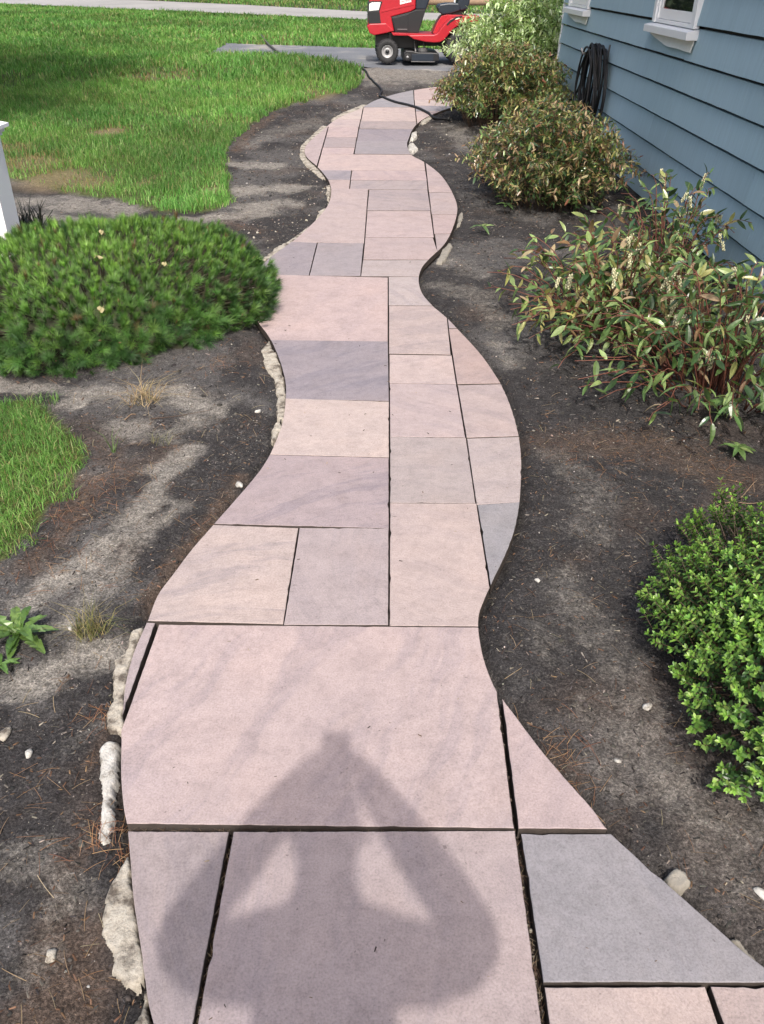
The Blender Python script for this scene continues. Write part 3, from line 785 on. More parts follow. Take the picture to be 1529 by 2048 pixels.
# ragged shingle corner seen end on
for z in np.arange(0.2, 2.7, 0.118):
    hchild(boxobj('corner_shingle', (WX - 0.012 - random.uniform(0, .008), WX + 0.02, HY1 + 0.006, HY1 + 0.02 + random.uniform(0, .012), z, z + 0.112), MT['white']))
def window(y0, y1, z0, z1):
    wdw = hchild(boxobj('window', (WX + 0.004, WX + 0.018, y0 + 0.02, y1 - 0.02, z0, z1 - 0.02), MT['white']))
    def wp(name, dims, mat, bev=0.004):
        o = boxobj(name, dims, mat, None, bev); o.parent = wdw
        o.matrix_parent_inverse = Matrix.Identity(4); return o
    cw = 0.075
    wp('casing', (WX - 0.035, WX + 0.01, y0, y0 + cw, z0, z1), MT['white']); wp('casing', (WX - 0.035, WX + 0.01, y1 - cw, y1, z0, z1), MT['white'])
    wp('casing', (WX - 0.037, WX + 0.01, y0 - 0.01, y1 + 0.01, z1, z1 + 0.1), MT['white'])
    wp('frame', (WX - 0.022, WX + 0.01, y0 + cw, y0 + cw + 0.045, z0 + 0.03, z1), MT['vinyl']); wp('frame', (WX - 0.022, WX + 0.01, y1 - cw - 0.045, y1 - cw, z0 + 0.03, z1), MT['vinyl'])
    wp('frame', (WX - 0.026, WX + 0.01, y0 + cw, y1 - cw, z0, z0 + 0.028), MT['vinyl'])
    wp('sash', (WX - 0.012, WX + 0.012, y0 + cw + 0.047, y1 - cw - 0.047, z0 + 0.032, z0 + 0.105), MT['vinyl'])
    for yy in (y0 + cw + 0.047, y1 - cw - 0.047 - 0.05): wp('sash', (WX - 0.012, WX + 0.012, yy, yy + 0.05, z0 + 0.107, z1 - 0.02), MT['vinyl'])
    pn = wp('pane', (WX - 0.002, WX + 0.006, y0 + cw + 0.1, y1 - cw - 0.1, z0 + 0.106, z1 - 0.03), MT['glass'], 0)
    cen = Vector((WX, (y0 + y1) / 2, z0 + 0.106)); pn.data.transform(Matrix.Translation(cen) @ Matrix.Rotation(math.radians(2.0), 4, 'Y') @ Matrix.Translation(-cen))
    # sill with a sloped top
    bm = bmesh.new(); pr = [(WX + 0.01, z0 - 0.002), (WX - 0.085, z0 - 0.022), (WX - 0.085, z0 - 0.075), (WX + 0.01, z0 - 0.075)]
    a = [bm.verts.new((x, y0 - 0.03, z)) for x, z in pr]; b = [bm.verts.new((x, y1 + 0.05, z)) for x, z in pr]
    bm.faces.new(a); bm.faces.new(b[::-1])
    for i in range(4): bm.faces.new((a[i], b[i], b[(i + 1) % 4], a[(i + 1) % 4]))
    bmesh.ops.recalc_face_normals(bm, faces=bm.faces[:]); bevel(bm, 0.004, 2)
    s = bobj('sill', bm, MT['white'], wdw); s.matrix_parent_inverse = Matrix.Identity(4)
    # curled flashing hanging below the sill
    n = 14; V, F = [], []
    for i in range(n + 1):
        t = i / n; y = y0 - 0.01 + (y1 - y0 + 0.03) * t
        drop = (0.078 - 0.012 * t if t < 0.55 else 0.0714 - 0.125 * (t - 0.55)) + 0.002 * math.sin(t * 17)
        curl = 0.014 + 0.014 * math.exp(-((t - 0.45) / 0.3) ** 2)
        V += [(WX - 0.012, y, z0 - 0.078), (WX - 0.012 - curl * 0.5, y, z0 - 0.078 - drop * 0.5), (WX - 0.012 - curl, y, z0 - 0.078 - drop), (WX - 0.008 - curl, y, z0 - 0.078 - drop), (WX - 0.006, y, z0 - 0.078)]
    for i in range(n):
        for j in range(5): F.append((i * 5 + j, i * 5 + (j + 1) % 5, i * 5 + 5 + (j + 1) % 5, i * 5 + 5 + j))
    F += [(4, 3, 2, 1, 0), tuple(n * 5 + j for j in range(5))]
    s = mobj('flashing', V, F, MT['flashing'], wdw, False); s.matrix_parent_inverse = Matrix.Identity(4)
for q in WIN: window(*q)

# ------------------------------------------------------------------ hose hung on the wall, hoses on the ground
hr = random.Random(3)
hh_ = empty('wall_hose', (WX - 0.02, 10.25, 0.98))
tag(hh_, 'black hose coiled on a hanger on the blue house wall', 'hose')
def hc(o):
    o.parent = hh_; o.matrix_parent_inverse = Matrix.Translation(-hh_.location); return o
br = tube([(WX + 0.01, 10.25, 0.98), (WX - 0.24, 10.25, 0.98), (WX - 0.255, 10.25, 1.03)], 0.014, 8)
hc(mobj('hanger', *br, MT['steel'], None, True))
items = []
NL = 17
for i in range(NL):
    cy = 10.12 + hr.uniform(-0.05, 0.05); w_ = hr.uniform(0.22, 0.46); top = 1.03 + hr.uniform(-0.02, 0.06); bot = hr.uniform(0.22, 0.46)
    xo = WX - 0.05 - 0.17 * i / NL + hr.uniform(-.012, .012); sk = hr.uniform(-0.14, 0.14); pts = []
    for s in range(36):
        q = 2 * math.pi * s / 36
        zz = (top + bot) / 2 + (top - bot) / 2 * math.cos(q)
        tt = (zz - bot) / (top - bot)
        ww = w_ * (1.0 - 0.45 * tt ** 2) * abs(math.sin(q)) ** 0.75 * (1 if math.sin(q) > 0 else -1)
        pts.append((xo + 0.02 * math.sin(q + i), cy + ww + sk * (1 - tt), zz))
    items.append(tube(pts, 0.0105, 7, True))
hc(mobj('coil', *merge(items), MT['hose'], None, True))
tl = catmull([(WX - 0.12, 10.62, 0.72), (WX - 0.10, 10.85, 0.60), (WX - 0.08, 11.15, 0.46), (WX - 0.10, 11.45, 0.34), (WX - 0.2, 11.6, 0.18), (WX - 0.35, 11.55, 0.06)], 6)
hc(mobj('hose_tail', *tube(tl, 0.0125, 7), MT['hose'], None, True))
hc(mobj('end_fitting', *tube([(WX - 0.06, 9.86, 0.80), (WX - 0.055, 9.84, 0.95), (WX - 0.05, 9.82, 1.09)], [0.011, 0.010, 0.009], 8), MT['blackp'], None, True))
def ghose(name, lab, px, rad, mat, lift=0.006, seg=6):
    pts = [T(*q) for q in px]
    pts = [Vector((p.x, p.y, max(gz(p.x, p.y), gf(p.y) - 0.012, gf(p.y) + 0.0 if inpoly(np.array([p.x]), np.array([p.y]), OUT)[0] else -9) + rad + 0.001)) for p in catmull(pts, seg)]
    o = mobj(name, *tube(pts, rad, 8), mat, None, True)
    return tag(o, lab, 'hose')
ghose('garden_hose', 'black garden hose snaking across the far end of the path', [(724, 136), (733, 146), (741, 158), (757, 172), (764, 182), (760, 191), (768, 197), (790, 206), (815, 212), (838, 219), (858, 229), (875, 238), (900, 240)], 0.016, MT['hose'])
ghose('garden_hose', 'grey hose lying over the left end of the driveway', [(522, 70), (529, 79), (536, 88), (548, 98), (560, 107), (574, 112), (590, 113)], 0.020, MT['hose_grey'])

# ------------------------------------------------------------------ white box post at the left edge
pc = (-2.635 - 0.118, 5.80 + 0.118)
post = empty('white_post', (pc[0], pc[1], gz(*pc)))
tag(post, 'white square post with moulded cap at the left edge behind the pine mound', 'post')
def pb(name, hw, z0, z1, bev=0.004, mat='vinyl'):
    return boxobj(name, (-hw, hw, -hw, hw, z0, z1), MT[mat], post, bev)
d_ = pray(8, 284); ptop = HCAM + d_.z * (5.85 / d_.y)
pz = gz(*pc)
PH = ptop - pz + 0.012
pb('shaft', 0.118, -0.05, PH)
pb('moulding', 0.132, PH, PH + 0.022, 0.006); pb('moulding', 0.148, PH + 0.022, PH + 0.05, 0.010)
bm = bmesh.new()
for hw, z in ((0.172, PH + 0.05), (0.172, PH + 0.072), (0.10, PH + 0.098), (0.0, PH + 0.11)):
    if hw: [bm.verts.new((sx * hw, sy * hw, z)) for sx, sy in ((-1, -1), (1, -1), (1, 1), (-1, 1))]
    else: bm.verts.new((0, 0, z))
bm.verts.ensure_lookup_table(); v = bm.verts
bm.faces.new((v[3], v[2], v[1], v[0]))
for r in (0, 1):
    for i in range(4): bm.faces.new((v[r * 4 + i], v[r * 4 + (i + 1) % 4], v[r * 4 + 4 + (i + 1) % 4], v[r * 4 + 4 + i]))
for i in range(4): bm.faces.new((v[8 + i], v[8 + (i + 1) % 4], v[12]))
bobj('cap', bm, MT['vinyl'], post)

# ------------------------------------------------------------------ riding mower
mp_ = T(775, 127)
mow = empty('riding_mower', (mp_.x, mp_.y, gf(mp_.y) - 0.010))
mow.rotation_euler = (0, 0, math.radians(2))
tag(mow, 'red and black riding lawn mower parked on the driveway', 'lawn mower')
def prism(name, prof, y0, y1, mat, parent, bev=0.0, seg=2, smooth=False):
    bm = bmesh.new()
    a = [bm.verts.new((x, y0, z)) for x, z in prof]; b = [bm.verts.new((x, y1, z)) for x, z in prof]
    bm.faces.new(a); bm.faces.new(b[::-1]); n = len(prof)
    for i in range(n): bm.faces.new((a[i], b[i], b[(i + 1) % n], a[(i + 1) % n]))
    bmesh.ops.recalc_face_normals(bm, faces=bm.faces[:])
    if bev: bevel(bm, bev, seg, 0.3)
    o = bobj(name, bm, mat, parent, smooth)
    if smooth:
        md = o.modifiers.new('wn', 'WEIGHTED_NORMAL')
    return o
# zoom coordinates -> metres on the near side plane
def Z5(*q): return [((x - 295) * .001308, (845 - y) * .001206) for x, y in q]
CY0, CY1 = 0.24, 0.74     # hood across (y = depth; near side of the machine at y about 0)
hood = prism('hood', Z5((60, 62), (120, 25), (200, -10), (420, -45), (660, -60), (662, 165), (600, 200), (345, 268), (385, 438), (270, 450), (120, 488), (75, 470), (40, 370), (45, 200)), CY0, CY1, MT['red'], mow, 0.022, 3, True)
prism('hood_crease', Z5((210, 195), (640, 95), (640, 120), (215, 215)), CY0 - 0.006, CY0 + 0.01, MT['red'], hood, 0.003)
prism('bumper', Z5((25, 385), (60, 355), (280, 345), (385, 440), (270, 470), (120, 498), (60, 470)), CY0 - 0.03, CY1 + 0.03, MT['red'], mow, 0.018, 3, True)
prism('grille', Z5((38, 195), (190, 195), (212, 352), (48, 362)), CY0 - 0.008, CY1 + 0.008, MT['blackp'], mow, 0.01)
for q in range(5):
    zq = 0.61 + 0.033 * q
    boxobj('grille_bar', (-0.345, -0.335, CY0 + 0.03, CY1 - 0.03, zq, zq + 0.012), MT['steel'], mow)
for y0, y1 in ((CY0 - 0.012, CY0 + 0.12), (CY1 - 0.12, CY1 + 0.012)):
    prism('headlight', Z5((55, 110), (90, 95), (207, 93), (180, 188), (52, 200)), y0, y1, MT['lamp'], mow, 0.01)
prism('headlight_bezel', Z5((38, 100), (80, 78), (228, 80), (190, 205), (40, 212)), CY0 - 0.006, CY1 + 0.006, MT['blackp'], mow, 0.008)
prism('engine_panel', Z5((345, 270), (600, 205), (665, 175), (800, 170), (712, 462), (400, 462)), CY0 + 0.004, CY1 - 0.004, MT['blackp'], mow, 0.012)
prism('engine_cover', Z5((362, 282), (570, 230), (572, 440), (405, 440)), CY0 - 0.006, CY0 + 0.02, MT['blackp'], mow, 0.008)
boxobj('cover_slot', ((430 - 295) * .001308, (560 - 295) * .001308, CY0 - 0.009, CY0, (845 - 424) * .001206, (845 - 412) * .001206), MT['steel'], mow)
prism('dashboard', Z5((664, -70), (845, -85), (842, 60), (800, 178), (664, 176)), CY0 - 0.004, CY1 + 0.004, MT['navy'], mow, 0.03, 3, True)
prism('steering_column', Z5((770, -70), (810, -70), (860, -170), (830, -175)), 0.46, 0.52, MT['blackp'], mow, 0.008)
sw = []
for q in range(28):
    t = 2 * math.pi * q / 28
    sw.append((0.72 + 0.10 * math.cos(t) * 0.55, 0.49 + 0.18 * math.sin(t), 1.235 + 0.18 * math.cos(t) * 0.42))
mobj('steering_wheel', *tube(sw, 0.014, 8, True), MT['blackp'], mow, True)
# label on the hood
prism('badge', Z5((455, 62), (604, 28), (604, 82), (458, 116)), CY0 - 0.004, CY0 + 0.004, MT['badge'], mow)
fc = bpy.data.curves.new('badge_text', 'FONT'); fc.body = 'CRAFTSMAN'; fc.size = 0.05; fc.extrude = 0.001; fc.align_x = 'CENTER'; fc.align_y = 'CENTER'
tmp = bpy.data.objects.new('badge_text', fc); COL.objects.link(tmp)
me = bpy.data.meshes.new_from_object(tmp.evaluated_get(bpy.context.evaluated_depsgraph_get()))
bpy.data.objects.remove(tmp); bpy.data.curves.remove(fc)
me.materials.clear(); me.materials.append(MT['badge_red'])
xs = [v.co.x for v in me.vertices]; wd = max(xs) - min(xs)
bt = link(bpy.data.objects.new('badge_text', me), mow)
sc_ = 0.172 / wd
bt.matrix_local = Matrix.Translation(((530 - 295) * .001308, CY0 - 0.0062, (845 - 72) * .001206)) @ Matrix.Rotation(math.radians(-11.5) * -1, 4, 'Y').inverted() @ Matrix.Rotation(math.radians(90), 4, 'X') @ Matrix.Scale(sc_, 4)
# footrest and fender
prism('footrest', Z5((350, 456), (560, 462), (720, 462), (900, 470), (900, 500), (570, 486), (370, 486)), 0.02, 0.96, MT['red'], mow, 0.006)
fp = Z5((560, 482), (700, 478), (900, 474), (950, 455), (985, 400), (1045, 330), (1110, 275), (1200, 245), (1340, 235), (1500, 262), (1590, 330), (1575, 350), (1480, 325), (1330, 322), (1230, 345), (1150, 400), (1090, 470), (1040, 535), (985, 562), (900, 568), (790, 560), (640, 530))
prism('fender', fp, 0.0, 0.30, MT['red'], mow, 0.016, 3, True)
prism('fender', fp, 0.68, 0.98, MT['red'], mow, 0.016, 3, True)
prism('seat_deck', Z5((905, 462), (960, 330), (1010, 250), (1080, 232), (1500, 240), (1560, 330), (1560, 420), (1000, 480)), 0.28, 0.70, MT['red'], mow, 0.01)
prism('fender_grip', Z5((1060, 345), (1100, 295), (1180, 250), (1260, 238), (1268, 250), (1190, 272), (1115, 318), (1075, 360)), -0.004, 0.06, MT['blackp'], mow, 0.004)
prism('seat_base', Z5((1010, 200), (1330, 170), (1340, 240), (1040, 270)), 0.32, 0.66, MT['blackp'], mow, 0.01)
seat = prism('seat', Z5((948, 150), (980, 110), (1090, 92), (1240, 92), (1260, 180), (1130, 218), (1030, 235), (975, 205)), 0.27, 0.72, MT['navy'], mow, 0.03, 4, True)
prism('seat_back', Z5((1215, 100), (1225, -60), (1255, -190), (1340, -200), (1385, -60), (1370, 90), (1345, 165), (1260, 185)), 0.27, 0.72, MT['navy'], mow, 0.03, 4, True)
# chassis, deck
boxobj('chassis', (-0.20, 1.35, 0.34, 0.64, 0.26, 0.44), MT['blackp'], mow, 0.01)
boxobj('front_axle', (-0.03, 0.03, 0.10, 0.88, 0.17, 0.23), MT['steel'], mow, 0.01)
boxobj('engine_base', (0.03, 0.55, 0.28, 0.70, 0.22, 0.46), MT['blackp'], mow, 0.02)
deck = prism('mower_deck', Z5((505, 800), (508, 700), (540, 668), (610, 672), (700, 690), (905, 692), (975, 700), (990, 800)), -0.02, 1.0, MT['blackp'], mow, 0.02, 3, True)
prism('deck_plate', Z5((618, 712), (905, 706), (905, 796), (622, 796)), -0.032, -0.018, MT['navy'], deck, 0.004)
prism('deck_rim', Z5((610, 800), (925, 800), (925, 812), (610, 812)), -0.036, 0.02, MT['steel'], deck, 0.003)
for q in (0.50, 0.66): mobj('deck_bracket', *tube([(q, 0.12, 0.18), (q - 0.03, 0.2, 0.34)], 0.014, 6), MT['steel'], mow)
mobj('deck_pulley', *tube([(0.62, 0.16, 0.19), (0.62, 0.16, 0.245)], 0.085, 16), MT['steel'], mow)
def lathe(prof, n=32, axis_y=True):
    V, F = [], []; m = len(prof)
    for i in range(n):
        q = 2 * math.pi * i / n
        for y, r in prof: V.append((r * math.cos(q), y, r * math.sin(q)))
    for i in range(n):
        for j in range(m - 1):
            a = i * m + j; b = ((i + 1) % n) * m + j
            F.append((a, b, b + 1, a + 1))
    return V, F
def wheel(name, x, y, z, R, W, rr, side, tread):
    h = W / 2
    V, F = lathe([(-h * .8, rr), (-h, rr * 1.12), (-h, R * .86), (-h * .78, R * .97), (0, R), (h * .78, R * .97), (h, R * .86), (h, rr * 1.12), (h * .8, rr)], 40)
    wl = empty(name, (x, y, z)); COL.objects.unlink(wl); COL.objects.link(wl)
    wl.parent = mow
    t = mobj('tyre', V, F, MT['tyre'], wl, True)
    its = []
    for i in range(tread):
        q = 2 * math.pi * i / tread
        for s in (-1, 1):
            bm_v = []
            for (a_, yy, r) in ((0, 0.02, R), (0.10, h * .95, R * .93), (0.17, h * .95, R * .93), (0.07, 0.02, R)):
                for dr in (-0.004, 0.010):
                    qq = q + a_ + (0.5 * math.pi * 2 / tread if s > 0 else 0)
                    bm_v.append(((r + dr) * math.cos(qq), s * yy, (r + dr) * math.sin(qq)))
            its.append((bm_v, [(1, 3, 5, 7), (0, 1, 7, 6), (0, 2, 3, 1), (2, 4, 5, 3), (4, 6, 7, 5)]))
    V2, F2 = merge(its); tag(mobj('tread', V2, F2, MT['tyre'], wl), kind='stuff')
    V3, F3 = lathe([(-h * .78, rr), (-h * .82, rr * .9), (-h * .45, rr * .78), (-h * .40, rr * .45), (-h * .62, rr * .40), (-h * .66, 0.001)], 32)
    mobj('rim', V3, F3, MT['rim'], wl, True)
    V4, F4 = lathe([(-h * .62, 0.034), (-h * .80, 0.030), (-h * .82, 0.001)], 16); mobj('hub', V4, F4, MT['blackp'], wl, True)
    return wl
wheel('front_wheel', 0, 0.08, 0.19, 0.19, 0.15, 0.098, -1, 18)
wheel('front_wheel', 0, 0.90, 0.19, 0.19, 0.15, 0.098, -1, 18)
wheel('rear_wheel', 1.26, 0.15, 0.255, 0.255, 0.24, 0.12, -1, 14)
wheel('rear_wheel', 1.26, 0.83, 0.255, 0.255, 0.24, 0.12, -1, 14)
V, F = lathe([(-.03, .03), (-.03, .055), (0, .062), (.03, .055), (.03, .03)], 20)
gw = mobj('gauge_wheel', V, F, MT['tyre'], mow, True); gw.location = (0.347, -0.05, 0.115)
V, F = lathe([(-.034, .001), (-.034, .018), (.0, .03)], 14); o = mobj('gauge_hub', V, F, MT['rim'], gw, True)

# ------------------------------------------------------------------ leaves
def leaf_template(wd=0.16, fold=0.30, droop=0.22, n=4, up=0.0):
    xs = [0.0] + [(i + 0.5) / n * 0.92 + 0.04 for i in range(n)] + [1.0]
    V = [(0, 0, 0)]
    for x in xs[1:-1]:
        hw = wd * math.sin(math.pi * x ** 0.85) ** 0.8
        z = up * x - droop * x * x
        V += [(x, -hw, z + fold * hw), (x, 0, z), (x, hw, z + fold * hw)]
    V.append((1, 0, up - droop)); t = len(V) - 1
    F = [(0, 2, 1), (0, 3, 2)]
    for i in range(n - 1):
        a = 1 + i * 3; b = a + 3
        F += [(a, a + 1, b + 1, b), (a + 1, a + 2, b + 2, b + 1)]
    a = 1 + (n - 1) * 3
    F += [(a, a + 1, t), (a + 1, a + 2, t)]
    return V, F
LT = [leaf_template(0.15, 0.35, 0.30, 4), leaf_template(0.17, 0.2, 0.10, 4), leaf_template(0.14, 0.5, 0.45, 4)]
LTS = [leaf_template(0.26, 0.3, 0.18, 2), leaf_template(0.24, 0.2, 0.05, 2)]
LTM = [leaf_template(0.15, 0.3, 0.25, 2), leaf_template(0.17, 0.2, 0.05, 2)]
leaf_meshes = {}
def leaf_mesh(key, tv, tf, mat):
    if key not in leaf_meshes:
        me = bpy.data.meshes.new('leaf'); me.from_pydata(tv, [], tf); me.materials.append(mat)
        leaf_meshes[key] = me
    return leaf_meshes[key]
def place_leaves(root, D, Nn, P, S, C, tmpl, mat, mat_o, key, nsingle=300, name='leaf'):
    """the leaves that show largest become objects of their own, the rest one joined part"""
    N = len(P); M = frames(D, Nn) * S[:, None, None]
    pw = P
    camp = np.array([0, 0, HCAM]); v = pw - camp; dist = np.linalg.norm(v, axis=1)
    ctr = pw.mean(0); out = np.einsum('ij,ij->i', pw - ctr, -(v / dist[:, None]))
    sp = np.maximum(pw.std(0).mean(), .05)
    score = S / dist * np.exp(out / sp * 0.8) * np.abs(np.einsum('ij,ij->i', M[:, :, 2] / S[:, None], v / dist[:, None])) ** 0.5
    # inside the picture only
    fw = np.array(_f); rr = np.array(_r); uu = np.array(_u)
    zc = v @ fw; xc = v @ rr / zc * FPX; yc = v @ uu / zc * FPX
    score = np.where((np.abs(xc) < 755) & (np.abs(yc) < 1015), score, -1)
    order = np.argsort(-score); single = order[:nsingle]; rest = order[nsingle:]
    kind = rng.integers(0, len(tmpl), N)
    rl = np.array(root.location)
    for i in single:
        tv, tf = tmpl[kind[i]]
        o = bpy.data.objects.new(name, leaf_mesh((key, int(kind[i])), tv, tf, mat_o))
        COL.objects.link(o); o.parent = root
        m4 = Matrix.Identity(4)
        for a in range(3):
            for b in range(3): m4[a][b] = M[i, a, b]
            m4[a][3] = P[i, a] - rl[a]
        o.matrix_local = m4
        o.color = (*[float(q) for q in C[i]], 1)
    parts = []
    for kq, (tv, tf) in enumerate(tmpl):
        s = rest[kind[rest] == kq]
        if len(s): parts.append(scatter(tv, tf, M[s], P[s] - rl, C[s]))
    o = scatter_obj('foliage', parts, mat, root)
    tag(o, kind='stuff')
    return o
def palette(N, cols, wts, jit=0.18):
    cols = np.array(cols); i = rng.choice(len(cols), N, p=np.array(wts) / sum(wts))
    return np.clip(cols[i] * (1 + (rng.random((N, 1)) - 0.5) * 2 * jit) * (1 + (rng.random((N, 3)) - 0.5) * 0.12), 0.004, 1)

def stem_shrub(name, label, c, rx, ry, h, nst, per, leaf, cols, wts, stemmat, tmpl, nsingle=0, base_r=0.35, t0=0.35, seed=1, topcols=None, clipx=None, arch=0.35, stem_r=0.0035, mat='leaf', lift=0.0, hvar=(0.72, 1.08), spread_pow=0.6, key='leu'):
    r = np.random.default_rng(seed); z0 = gz(*c)
    root = empty(name, (c[0], c[1], z0)); tag(root, label, 'shrub')
    items, D, Nn, P, S, C = [], [], [], [], [], []
    flow = []
    for s in range(nst):
        th = r.uniform(0, 2 * math.pi); u = r.random() ** spread_pow
        bx = c[0] + base_r * rx * u * math.cos(th + r.normal(0, .3)); by = c[1] + base_r * ry * u * math.sin(th + r.normal(0, .3))
        tx = c[0] + rx * u * math.cos(th); ty = c[1] + ry * u * math.sin(th)
        if clipx: tx = min(tx, clipx - 0.03 * r.random() - .02)
        tz = h * (1 - 0.62 * u ** 2.2) * r.uniform(*hvar) + lift
        p0 = np.array([bx, by, -0.03]); p2 = np.array([tx, ty, tz]); p1 = np.array([bx + (tx - bx) * 0.35, by + (ty - by) * 0.35, tz * (0.95 + arch * u)])
        ts = np.linspace(0, 1, 8)[:, None]
        pts = (1 - ts) ** 2 * p0 + 2 * ts * (1 - ts) * p1 + ts ** 2 * p2 + r.normal(0, 0.008, (8, 3)) * (ts > 0.1)
        pts[:, 2] += z0
        items.append(tube(pts - np.array(root.location), list(np.linspace(stem_r, stem_r * 0.45, 8)), 4))
        n = max(3, int(per * r.uniform(0.6, 1.3)))
        shade = r.uniform(0.0, 1.0)
        for j in range(n):
            t = t0 + (1 - t0) * (j + r.random() * 0.7) / n; t = min(t, 1.0)
            q = t * 7; i0 = min(int(q), 6); f = q - i0
            p = pts[i0] * (1 - f) + pts[i0 + 1] * f; tg = pts[i0 + 1] - pts[i0]; tg /= np.linalg.norm(tg) + 1e-9
            ang = j * 2.4 + r.normal(0, 0.5)
            a = np.cross(tg, [0.3, 0.2, 0.93]); a /= np.linalg.norm(a) + 1e-9; b = np.cross(tg, a)
            d = tg * r.uniform(0.25, 0.8) + (a * math.cos(ang) + b * math.sin(ang)) * 0.9 + np.array([0, 0, r.uniform(-0.25, 0.2)])
            nn = np.array([0, 0, 1.0]) + r.normal(0, 0.35, 3) - 0.25 * tg
            D.append(d); Nn.append(nn); P.append(p); S.append(leaf * r.uniform(0.6, 1.2) * (0.75 + 0.25 * min(1, (1 - t) * 6 + .3)))
            C.append((t, shade))
        flow.append((pts[-1], pts[-1] - pts[-2]))
    mobj('stems', *merge(items), MT[stemmat], root, True)
    N = len(P); cc = palette(N, cols, wts); tq = np.array(C)
    if topcols is not None:
        m = ss(0.75, 1.0, tq[:, 0]) * (rng.random(N) < 0.75); cc = cc * (1 - m[:, None]) + palette(N, *topcols) * m[:, None]
    if clipx:
        P = np.array(P); P[:, 0] = np.minimum(P[:, 0], clipx - 0.02)
    place_leaves(root, np.array(D), np.array(Nn), np.array(P), np.array(S), cc, tmpl, MT[mat], MT[mat + '_o'], key, nsingle)
    return root, flow
GRN, DGR, LGR = (0.115, 0.195, 0.060), (0.052, 0.102, 0.040), (0.27, 0.36, 0.13)
YGR, BRZ, TAN, RED = (0.37, 0.36, 0.13), (0.22, 0.135, 0.07), (0.42, 0.32, 0.19), (0.24, 0.085, 0.05)
# near leucothoe clump: three plants growing together
near_leu = []
for nm, lab, c, rx, ry, h, ns, sd, nsing in [
    ('arching_shrub', 'long leaved arching shrub with cream flowers at the front right of the bed', (1.68, 3.78), 0.86, 0.92, 0.52, 140, 21, 300),
    ('arching_shrub', 'arching shrub with yellowish leaves and bare red stems nearest the path', (1.28, 4.50), 0.76, 1.00, 0.48, 150, 22, 300),
    ('arching_shrub', 'tall leafy arching shrub with white flowers against the blue wall', (1.84, 5.40), 0.58, 0.85, 0.58, 84, 23, 200)]:
    root, fl = stem_shrub(nm, lab, c, rx, ry, h, ns, 8, 0.086, [GRN, DGR, LGR, YGR, BRZ, TAN], [.34, .30, .24, .05, .04, .03] if sd != 22 else [.24, .24, .26, .13, .07, .06], 'redstem', LT, nsing, 0.32, 0.30, sd, clipx=WX - 0.03, stem_r=0.0042, hvar=(0.45, 1.28))
    near_leu.append((root, fl))
# drooping cream flower clusters
fr = random.Random(12)
def raceme(root, p, d):
    its = []
    L_ = fr.uniform(0.045, 0.075); n = fr.randint(14, 20)
    ico = bmesh.new(); bmesh.ops.create_icosphere(ico, subdivisions=1, radius=1); ico.verts.ensure_lookup_table()
    iv = [v.co.copy() for v in ico.verts]; iff = [[v.index for v in f.verts] for f in ico.faces]; ico.free()
    hx, hy = fr.uniform(-.4, .4), fr.uniform(-.4, .4)
    for i in range(n):
        t = i / n; q = i * 2.4
        cpt = Vector((p[0] + hx * L_ * t + 0.006 * math.cos(q), p[1] + hy * L_ * t + 0.006 * math.sin(q), p[2] - L_ * t - 0.005)) - root.location
        s = 0.0054 * fr.uniform(.8, 1.2)
        its.append(([cpt + Vector((v.x * s, v.y * s, v.z * s * 1.5)) for v in iv], iff))
    mobj('flower_cluster', *merge(its), MT['flower'], root, True)
for root, fl in near_leu:
    fl = [q for q in fl if q[0][2] > 0.2 and q[0][0] > 0.9]; fr.shuffle(fl)
    for p, d in fl[:11]:
        for _ in range(fr.choice([2, 3])):
            raceme(root, (p[0] + fr.uniform(-.04, .04), p[1] + fr.uniform(-.04, .04), p[2] + fr.uniform(-.03, .02)), d)
bronze = ([YGR, BRZ, TAN, LGR, RED], [.26, .22, .24, .12, .16])
stem_shrub('bronze_shrub', 'dense bronze and green leafy shrub below the coiled hose', (1.46, 7.85), 0.84, 1.15, 0.78, 460, 26, 0.064, [DGR, GRN, YGR, BRZ, TAN], [.34, .26, .10, .17, .13], 'stem', LTM, 200, 0.55, 0.10, 31, bronze, clipx=WX - 0.05, stem_r=0.003, key='brz')
stem_shrub('bronze_shrub', 'bushy bronze topped shrub overhanging the far end of the path', (1.52, 11.7), 1.02, 1.30, 0.88, 520, 24, 0.074, [DGR, LGR, GRN, BRZ, YGR], [.26, .14, .28, .18, .14], 'stem', LTM, 150, 0.5, 0.22, 32, bronze, clipx=WX - 0.05, stem_r=0.003, key='brz')
stem_shrub('variegated_shrub', 'pale green and white variegated shrub behind the house corner', (2.10, 14.4), 1.34, 1.05, 1.36, 420, 26, 0.10, [(0.46, 0.58, 0.30), (0.32, 0.46, 0.16), (0.58, 0.66, 0.42), (0.14, 0.25, 0.07)], [.36, .30, .2, .14], 'stem', LTM, 150, 0.5, 0.22, 33, ([(0.58, 0.70, 0.38), (0.46, 0.62, 0.26), (0.68, 0.74, 0.52)], [.4, .35, .25]), stem_r=0.003, key='var')
